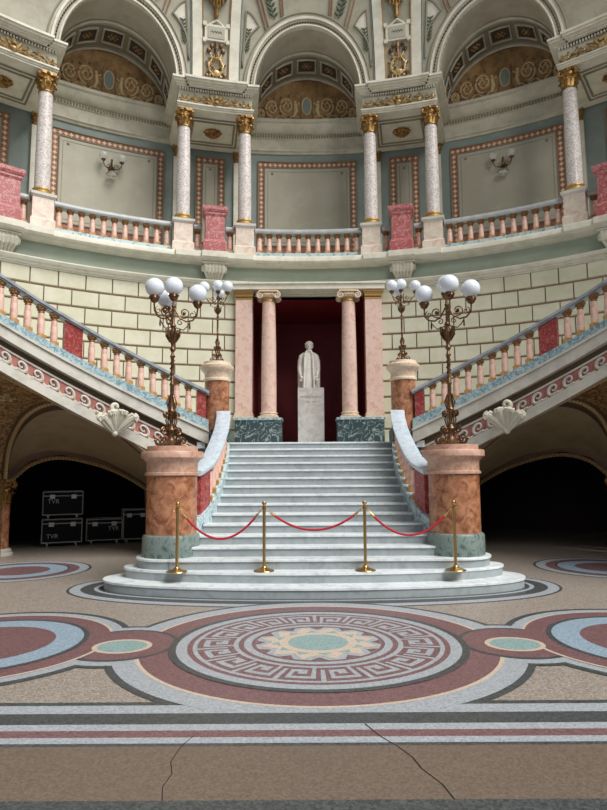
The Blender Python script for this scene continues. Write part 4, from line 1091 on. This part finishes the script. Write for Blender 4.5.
# ------------------------------------------------------------------ DOORWAY ORDER
for s in (-1, 1):
    t = Thing('column_plinth', f'dark green veined marble plinth under the {SIDE[s]} doorway columns', 'plinth', (s*1.34, 16.2, 16*RI), 0, 'green marble plinths of the doorway')
    m = MB(); m.box(-.61, .61, -.42, .30, 0, .70); t.part('body', m, 'dgreen')
    m = MB(); m.box(-.63, .63, -.44, .30, .70, .76); m.box(-.63, .63, -.44, .3, 0, .08); t.part('mouldings', m, 'green')
    zb_ = 16*RI+.76
    t = Thing('doorway_pilaster', f'square pink marble pilaster with a gilded capital on the {SIDE[s]} side of the doorway', 'pilaster', (s*1.75, 16.25, zb_), 0, 'pink marble pilasters of the doorway')
    m = MB(); m.box(-.27, .27, -.26, .2, 0, .06); m.box(-.25, .25, -.24, .2, .06, .14); t.part('base', m, 'capcr')
    m = MB(); m.box(-.225, .225, -.2, .2, .14, 3.24); t.part('shaft', m, 'doorpink')
    m = MB(); m.box(-.235, .235, -.21, .2, 3.24, 3.29); m.box(-.24, .24, -.215, .2, 3.34, 3.40); m.box(-.26, .26, -.235, .2, 3.40, 3.44); m.box(-.28, .28, -.26, .2, 3.44, 3.49)
    for k in range(9): m.sphere((-.21+.0525*k, -.215, 3.32), .024, 6)
    t.part('capital', m, 'goldt')
    t = Thing('ionic_column', f'round pink marble ionic column on the {SIDE[s]} of the statue', 'column', (s*1.08, 16.1, zb_), 0, 'ionic columns of the doorway')
    m = MB(); m.box(-.27, .27, -.27, .27, 0, .04); m.lathe([(.26, .04), (.265, .07), (.23, .09), (.22, .11), (.24, .13), (.235, .155), (.205, .17)], 28); t.part('base', m, 'capcr')
    m = MB(); m.lathe([(.205, .165), (.205, .9), (.195, 2.0), (.175, 3.16)], 28); t.part('shaft', m, 'doorpink')
    m = MB(); m.lathe([(.175, 3.15), (.19, 3.165), (.18, 3.18), (.18, 3.24), (.2, 3.27)], 24); t.part('neck', m, 'goldt')
    m = MB(); m.box(-.26, .26, -.22, .22, 3.40, 3.46); m.lathe([(.18, 3.25), (.235, 3.33), (.22, 3.37)], 24); m.box(-.22, .22, -.2, .2, 3.35, 3.41)
    for e in (-1, 1):
        for y_ in (-.21, .21):
            pts = spiral((0, 0), .095, .012, pi/2, pi/2-e*2*pi*1.6, 30)
            m.tube([(e*.225+x, y_, 3.315+z) for x, z in pts], [.026-.01*i/30 for i in range(31)], 7)
        m.tube([(e*.225, -.2, 3.315), (e*.225, -.1, 3.315), (e*.225, 0, 3.315), (e*.225, .1, 3.315), (e*.225, .2, 3.315)], [.095, .07, .055, .07, .095], 12)
    for k in range(5): m.sphere((-.1+.05*k, -.235, 3.335), .024, 6)
    t.part('capital', m, 'capcr')
    m = MB(); m.tube([(-.25, -.225, 3.405), (.25, -.225, 3.405)], .012, 6); t.part('gilt_line', m, 'goldt')
en = MB(); en.box(-2.05, 2.05, 15.95, 16.55, 6.70, 6.84); en.box(-2.08, 2.08, 15.9, 16.5, 6.84, 6.88); struct(en, 'trim_4', 'cream2')

# ------------------------------------------------------------------ STATUE
pd = Thing('statue_pedestal', 'tall pale marble pedestal with a gilt inscription in the doorway', 'pedestal', (.05, 16.9, 16*RI))
m = MB(); m.box(-.36, .36, -.3, .3, .06, 1.66); pd.part('block', m, 'stped')
m = MB(); m.box(-.375, .375, -.315, .315, 0, .07); pd.part('foot', m, 'stped')
def textmesh(name, body, size, mtl, parent, loc, rot, ext=.002):
    cu = bpy.data.curves.new(name, 'FONT'); cu.body = body; cu.size = size; cu.align_x = 'CENTER'; cu.align_y = 'CENTER'; cu.extrude = ext
    to = bpy.data.objects.new(name+'_tmp', cu); COL.objects.link(to)
    bpy.context.view_layer.update(); dg = bpy.context.evaluated_depsgraph_get()
    me = bpy.data.meshes.new_from_object(to.evaluated_get(dg)); bpy.data.objects.remove(to); bpy.data.curves.remove(cu)
    me.materials.clear(); me.materials.append(T[mtl]); me.name = name
    o = bpy.data.objects.new(name, me); COL.objects.link(o); o.parent = parent; o.location = loc; o.rotation_euler = rot
    return o
textmesh('inscription_name', 'GEORGE ENESCU', .078, 'letter', pd.o, (0, -.302, 1.40), (pi/2, 0, 0))
textmesh('inscription_dates', '1881 - 1955', .06, 'letter', pd.o, (0, -.302, 1.26), (pi/2, 0, 0))
stt = Thing('statue', 'white marble three-quarter statue of a standing man in an open long coat', 'statue', (.0, 16.9, 16*RI+1.66))
m = MB()
def ell(z, rx, ry, cx=0, cy=0, n=28): return [(cx+rx*cos(2*pi*i/n), cy+ry*sin(2*pi*i/n), z) for i in range(n)]
secs = [(0, .24, .19), (.2, .235, .19), (.45, .22, .18), (.7, .215, .18), (.86, .23, .17), (.96, .215, .15), (1.03, .15, .12), (1.09, .08, .085)]
vs = []
for z, rx, ry in secs: vs += ell(z, rx, ry)
n = 28; m.add(vs, [(i*n+j, i*n+(j+1) % n, (i+1)*n+(j+1) % n, (i+1)*n+j) for i in range(len(secs)-1) for j in range(n)]+[tuple(range(n)), tuple((len(secs)-1)*n+j for j in range(n))])
m.lathe([(.07, 1.04), (.065, 1.16)], 16)
hc = (.01, -.06, 1.205)
m.sphere(hc, .116, 24, sx=.9, sy=1.08, sz=1.12)
m.sphere((.01, -.12, 1.125), .06, 16, sz=1.0)             # jaw
m.tube([(.01, -.165, 1.23), (.01, -.205, 1.185), (.01, -.185, 1.17)], [.014, .024, .02], 8)   # nose
for e in (-1, 1):
    m.tube([(.01+e*.08, -.145, 1.235), (.01+e*.045, -.18, 1.245), (.01+e*.01, -.185, 1.238)], .018, 8)
    m.sphere((.01+e*.045, -.155, 1.212), .014, 8); m.sphere((.01+e*.108, -.05, 1.2), .03, 8, sx=.5, sz=1.3)
m.tube([(-.03, -.168, 1.13), (.01, -.182, 1.138), (.05, -.168, 1.13)], .016, 6)
for k in range(26):                                        # hair
    t_ = k*2.4; ph = .25+.9*(k/26); x = .01+.105*sin(ph)*cos(t_); y = -.045+.11*sin(ph)*sin(t_)
    if y < -.1: y = -.1
    m.sphere((x, y, 1.215+.118*cos(ph)), .034, 8)
for e in (-1, 1):
    m.tube([(e*.12, -.0, 1.0), (e*.2, 0, .92), (e*.235, -.02, .78), (e*.25, -.04, .62), (e*.25, -.09, .48), (e*.225, -.15, .36)], [.06, .085, .082, .075, .066, .052], 14)  # sleeves
    m.tube([(e*.225, -.15, .36), (e*.215, -.18, .29)], [.035, .042], 10)
    for f_ in range(4): m.tube([(e*(.195+.02*f_), -.2+.008*f_, .28), (e*(.195+.02*f_), -.205, .22), (e*(.2+.018*f_), -.19, .175+.008*abs(f_-1))], [.013, .012, .009], 6)
    m.tube([(e*.185, -.19, .30), (e*.165, -.215, .26), (e*.17, -.215, .225)], [.014, .013, .01], 6)
    # coat edge folds
    m.tube([(e*.06, -.11, 1.07), (e*.11, -.18, .9), (e*.12, -.22, .6), (e*.135, -.24, .3), (e*.14, -.23, .0)], [.03, .04, .035, .03, .03], 8)
    m.tube([(e*.05, -.13, 1.06), (e*.11, -.2, .95), (e*.075, -.21, .82)], [.02, .03, .012], 8)
    m.sphere((e*.205, -.2, .3), .042, 12, sz=1.2)
    m.tube([(e*.24, .05, .85), (e*.27, .05, .4), (e*.265, .03, .0)], [.05, .05, .05], 8)
for k in range(5): m.sphere((0, -.172-.002*k, .92-.09*k), .016, 8)
m.tube([(-.05, -.12, 1.09), (0, -.15, 1.05), (.05, -.12, 1.09)], .02, 6)
body = stt.part('figure', m, 'statue')
rm = body.modifiers.new('remesh', 'REMESH'); rm.mode = 'VOXEL'; rm.voxel_size = .0085; rm.use_smooth_shade = True
sm = body.modifiers.new('smooth', 'SMOOTH'); sm.iterations = 2; sm.factor = .5

# ------------------------------------------------------------------ STANCHIONS AND ROPES
stz = 2*RI
spos = [(-2.04, 9.24), (-.745, 9.27), (.765, 9.27), (2.10, 9.24)]
slab_ = ['brass stanchion farthest left, in front of the left large pedestal', 'brass stanchion left of the middle of the steps', 'brass stanchion right of the middle of the steps', 'brass stanchion farthest right, in front of the right large pedestal']
t = Thing('stanchion', slab_[0], 'stanchion', (*spos[0], stz), 0, 'brass stanchions on the second step')
m = MB(); m.lathe([(.15, 0), (.155, .008), (.15, .018), (.11, .03), (.06, .045), (.035, .065), (.03, .08)], 32); t.part('base', m, 'brass')
m = MB(); m.lathe([(.024, .07), (.024, .9), (.03, .905), (.03, .93), (.02, .94)], 20); t.part('pole', m, 'brass')
m = MB(); m.lathe([(.02, .935), (.038, .945), (.04, .955), (.02, .965), (.018, .975), (.034, .99), (.036, 1.005), (.026, 1.025), (.001, 1.03)], 20); t.part('finial', m, 'brass')
m = MB()
for e in (-1, 1): m.tube([(e*.024, 0, .915), (e*.05, 0, .925), (e*.062, 0, .905), (e*.05, 0, .89)], .006, 6)
t.part('hook', m, 'brass')
st0 = t.o
for p, lb in zip(spos[1:], slab_[1:]):
    c = copy_tree(st0, None, lb); c.location = (*p, stz)
for i, (sag, lb) in enumerate(((.42, 'sagging red velvet rope between the two left stanchions'), (.30, 'red velvet rope between the two middle stanchions'), (.38, 'sagging red velvet rope between the two right stanchions'))):
    a, b = Vector((*spos[i], stz+.90)), Vector((*spos[i+1], stz+.90))
    d = (b-a).normalized(); a = a+d*.05; b = b-d*.05
    t = Thing('barrier_rope', lb, 'rope', tuple((a+b)/2), 0, 'red velvet ropes')
    def q(f): p = a.lerp(b, f); p.z -= sag*(1-(2*f-1)**2); return p
    m = MB(); m.tube([q(.07+.86*k/28) for k in range(29)], .017, 10); t.part('velvet_rope', m, 'velvet', True)
    for f0, f1 in ((0, .075), (1, .925)):
        m = MB(); m.tube([q(f0), q((f0*.6+f1*.4)), q((f0*.4+f1*.6)), q(f1)], [.008, .009, .02, .02], 8); t.part('end_fitting', m, 'brass', True)

# ------------------------------------------------------------------ WALL SCONCES
for s in (-1, 1):
    a = s*28.1; t = Thing('wall_sconce', f'small bronze wall light with glass globes on the {SIDE[s]} gallery panel', 'lamp', P(a, RB-.05, 10.85), -RA(a), 'gallery wall lights')
    m = MB(); m.lathe([(.001, 0), (.09, 0), (.1, .02), (.05, .05), (.001, .06)], 16); m.xf(lambda p: (p[0], -p[2], p[1])); m.tube([(0, -.05, -.12), (0, -.06, 0), (0, -.08, .12), (0, -.08, .24)], [.02, .045, .03, .02], 8); m.sphere((0, -.08, .25), .035, 8)
    t.part('wall_plate', m, 'bronze')
    for e in (-1, 1):
        m = MB(); m.tube([(0, -.08, .02), (e*.08, -.18, -.08), (e*.2, -.24, -.06), (e*.26, -.26, .05), (e*.26, -.26, .1)], .014, 7)
        pts = spiral((0, 0), .07, .012, 0, pi*2.2*e, 18); m.tube([(e*.1+x, -.16, .02+z) for x, z in pts], .01, 6)
        ao = t.part('arm', m, 'bronze')
        m = MB(); m.lathe([(.02, -.03), (.06, 0), (.065, .03), (.04, .04)], 12, 0, (e*.26, -.26, .12)); t.part('lamp_holder', m, 'bronze', parent=ao)
        m = MB(); m.sphere((e*.26, -.26, .26), .125, 18); t.part('globe', m, 'glass', parent=ao)
    m = MB(); m.sphere((0, -.2, -.26), .15, 18, sz=.7); t.part('lower_bowl', m, 'glass')
    m = MB(); m.tube([(0, -.08, -.1), (0, -.2, -.13)], .012, 6); m.tube([(.15*cos(k*pi/8), -.2+.15*sin(k*pi/8), -.24) for k in range(16)], .01, 5, closed=True); t.part('bowl_ring', m, 'bronze')

# ------------------------------------------------------------------ FLIGHT CASES
def flight_case(x, y, z, rz, w_, d_, h_, label, txt=None, tx=0, tz=0, wheels=True, lidf=.82):
    t = Thing('flight_case', label, 'case', (x, y, z), rz, 'flight cases under the left staircase')
    zo = .1 if wheels else 0
    m = MB(); m.box(-w_/2, w_/2, -d_/2, d_/2, zo, zo+h_*lidf-.01); t.part('body', m, 'case')
    m = MB(); m.box(-w_/2, w_/2, -d_/2, d_/2, zo+h_*lidf+.01, zo+h_); m.box(-w_/2+.01, w_/2-.01, -d_/2+.01, d_/2-.01, zo+h_*lidf-.01, zo+h_*lidf+.01); t.part('lid', m, 'case')
    m = MB(); e = .013
    for zz in (zo, zo+h_*lidf, zo+h_):
        m.tube([(-w_/2, -d_/2, zz), (w_/2, -d_/2, zz), (w_/2, d_/2, zz), (-w_/2, d_/2, zz)], e, 4, closed=True)
    for sx in (-1, 1):
        for sy in (-1, 1): m.tube([(sx*w_/2, sy*d_/2, zo), (sx*w_/2, sy*d_/2, zo+h_)], e, 4)
    t.part('metal_edging', m, 'alu')
    for sx in (-1, 1):
        m = MB(); m.box(sx*w_*.27-.06, sx*w_*.27+.06, -d_/2-.015, -d_/2, zo+h_*lidf-.07, zo+h_*lidf+.03); t.part('latch', m, 'alu')
    if wheels:
        for sx in (-1, 1):
            for sy in (-1, 1):
                m = MB(); m.box(sx*w_*.36-.04, sx*w_*.36+.04, sy*d_*.32-.04, sy*d_*.32+.04, .07, .1); m.lathe([(.001, -.018), (.045, -.018), (.045, .018), (.001, .018)], 14); 
                k0 = 8; m.v[k0:] = [(p[2]+sx*w_*.36, p[0]+sy*d_*.32, p[1]+.045) for p in m.v[k0:]]; t.part('caster', m, 'alu')
    if txt: textmesh('stencilled_letters', txt, .15, 'ptxt', t.o, (tx, -d_/2-.003, zo+tz), (pi/2, 0, 0), .001)
    return t
ra = rad(23)
def cp(x, y, off=.3): return (x-sin(-ra)*0, y)
def mid(a_, w_, R=11.2): return P(a_, R, 0)
flight_case(-6.22, 15.45, 0.0, ra, .92, .5, .56, 'lower black flight case of the stack of two under the left staircase', 'TVR', -.22, .15)
flight_case(-6.22, 15.45, .675, ra, .92, .5, .56, 'black flight case on top of the stack of two under the left staircase', 'TVR', -.22, .32)
flight_case(-5.33, 15.95, 0.0, ra-.03, .86, .5, .52, 'black flight case on wheels on the floor between the stack and the tall case', 'TVR', .22, .28)
flight_case(-4.6, 16.2, 0.0, ra-.03, .62, .5, .74, 'taller black case nearest the large left pedestal', None, wheels=True, lidf=.84)
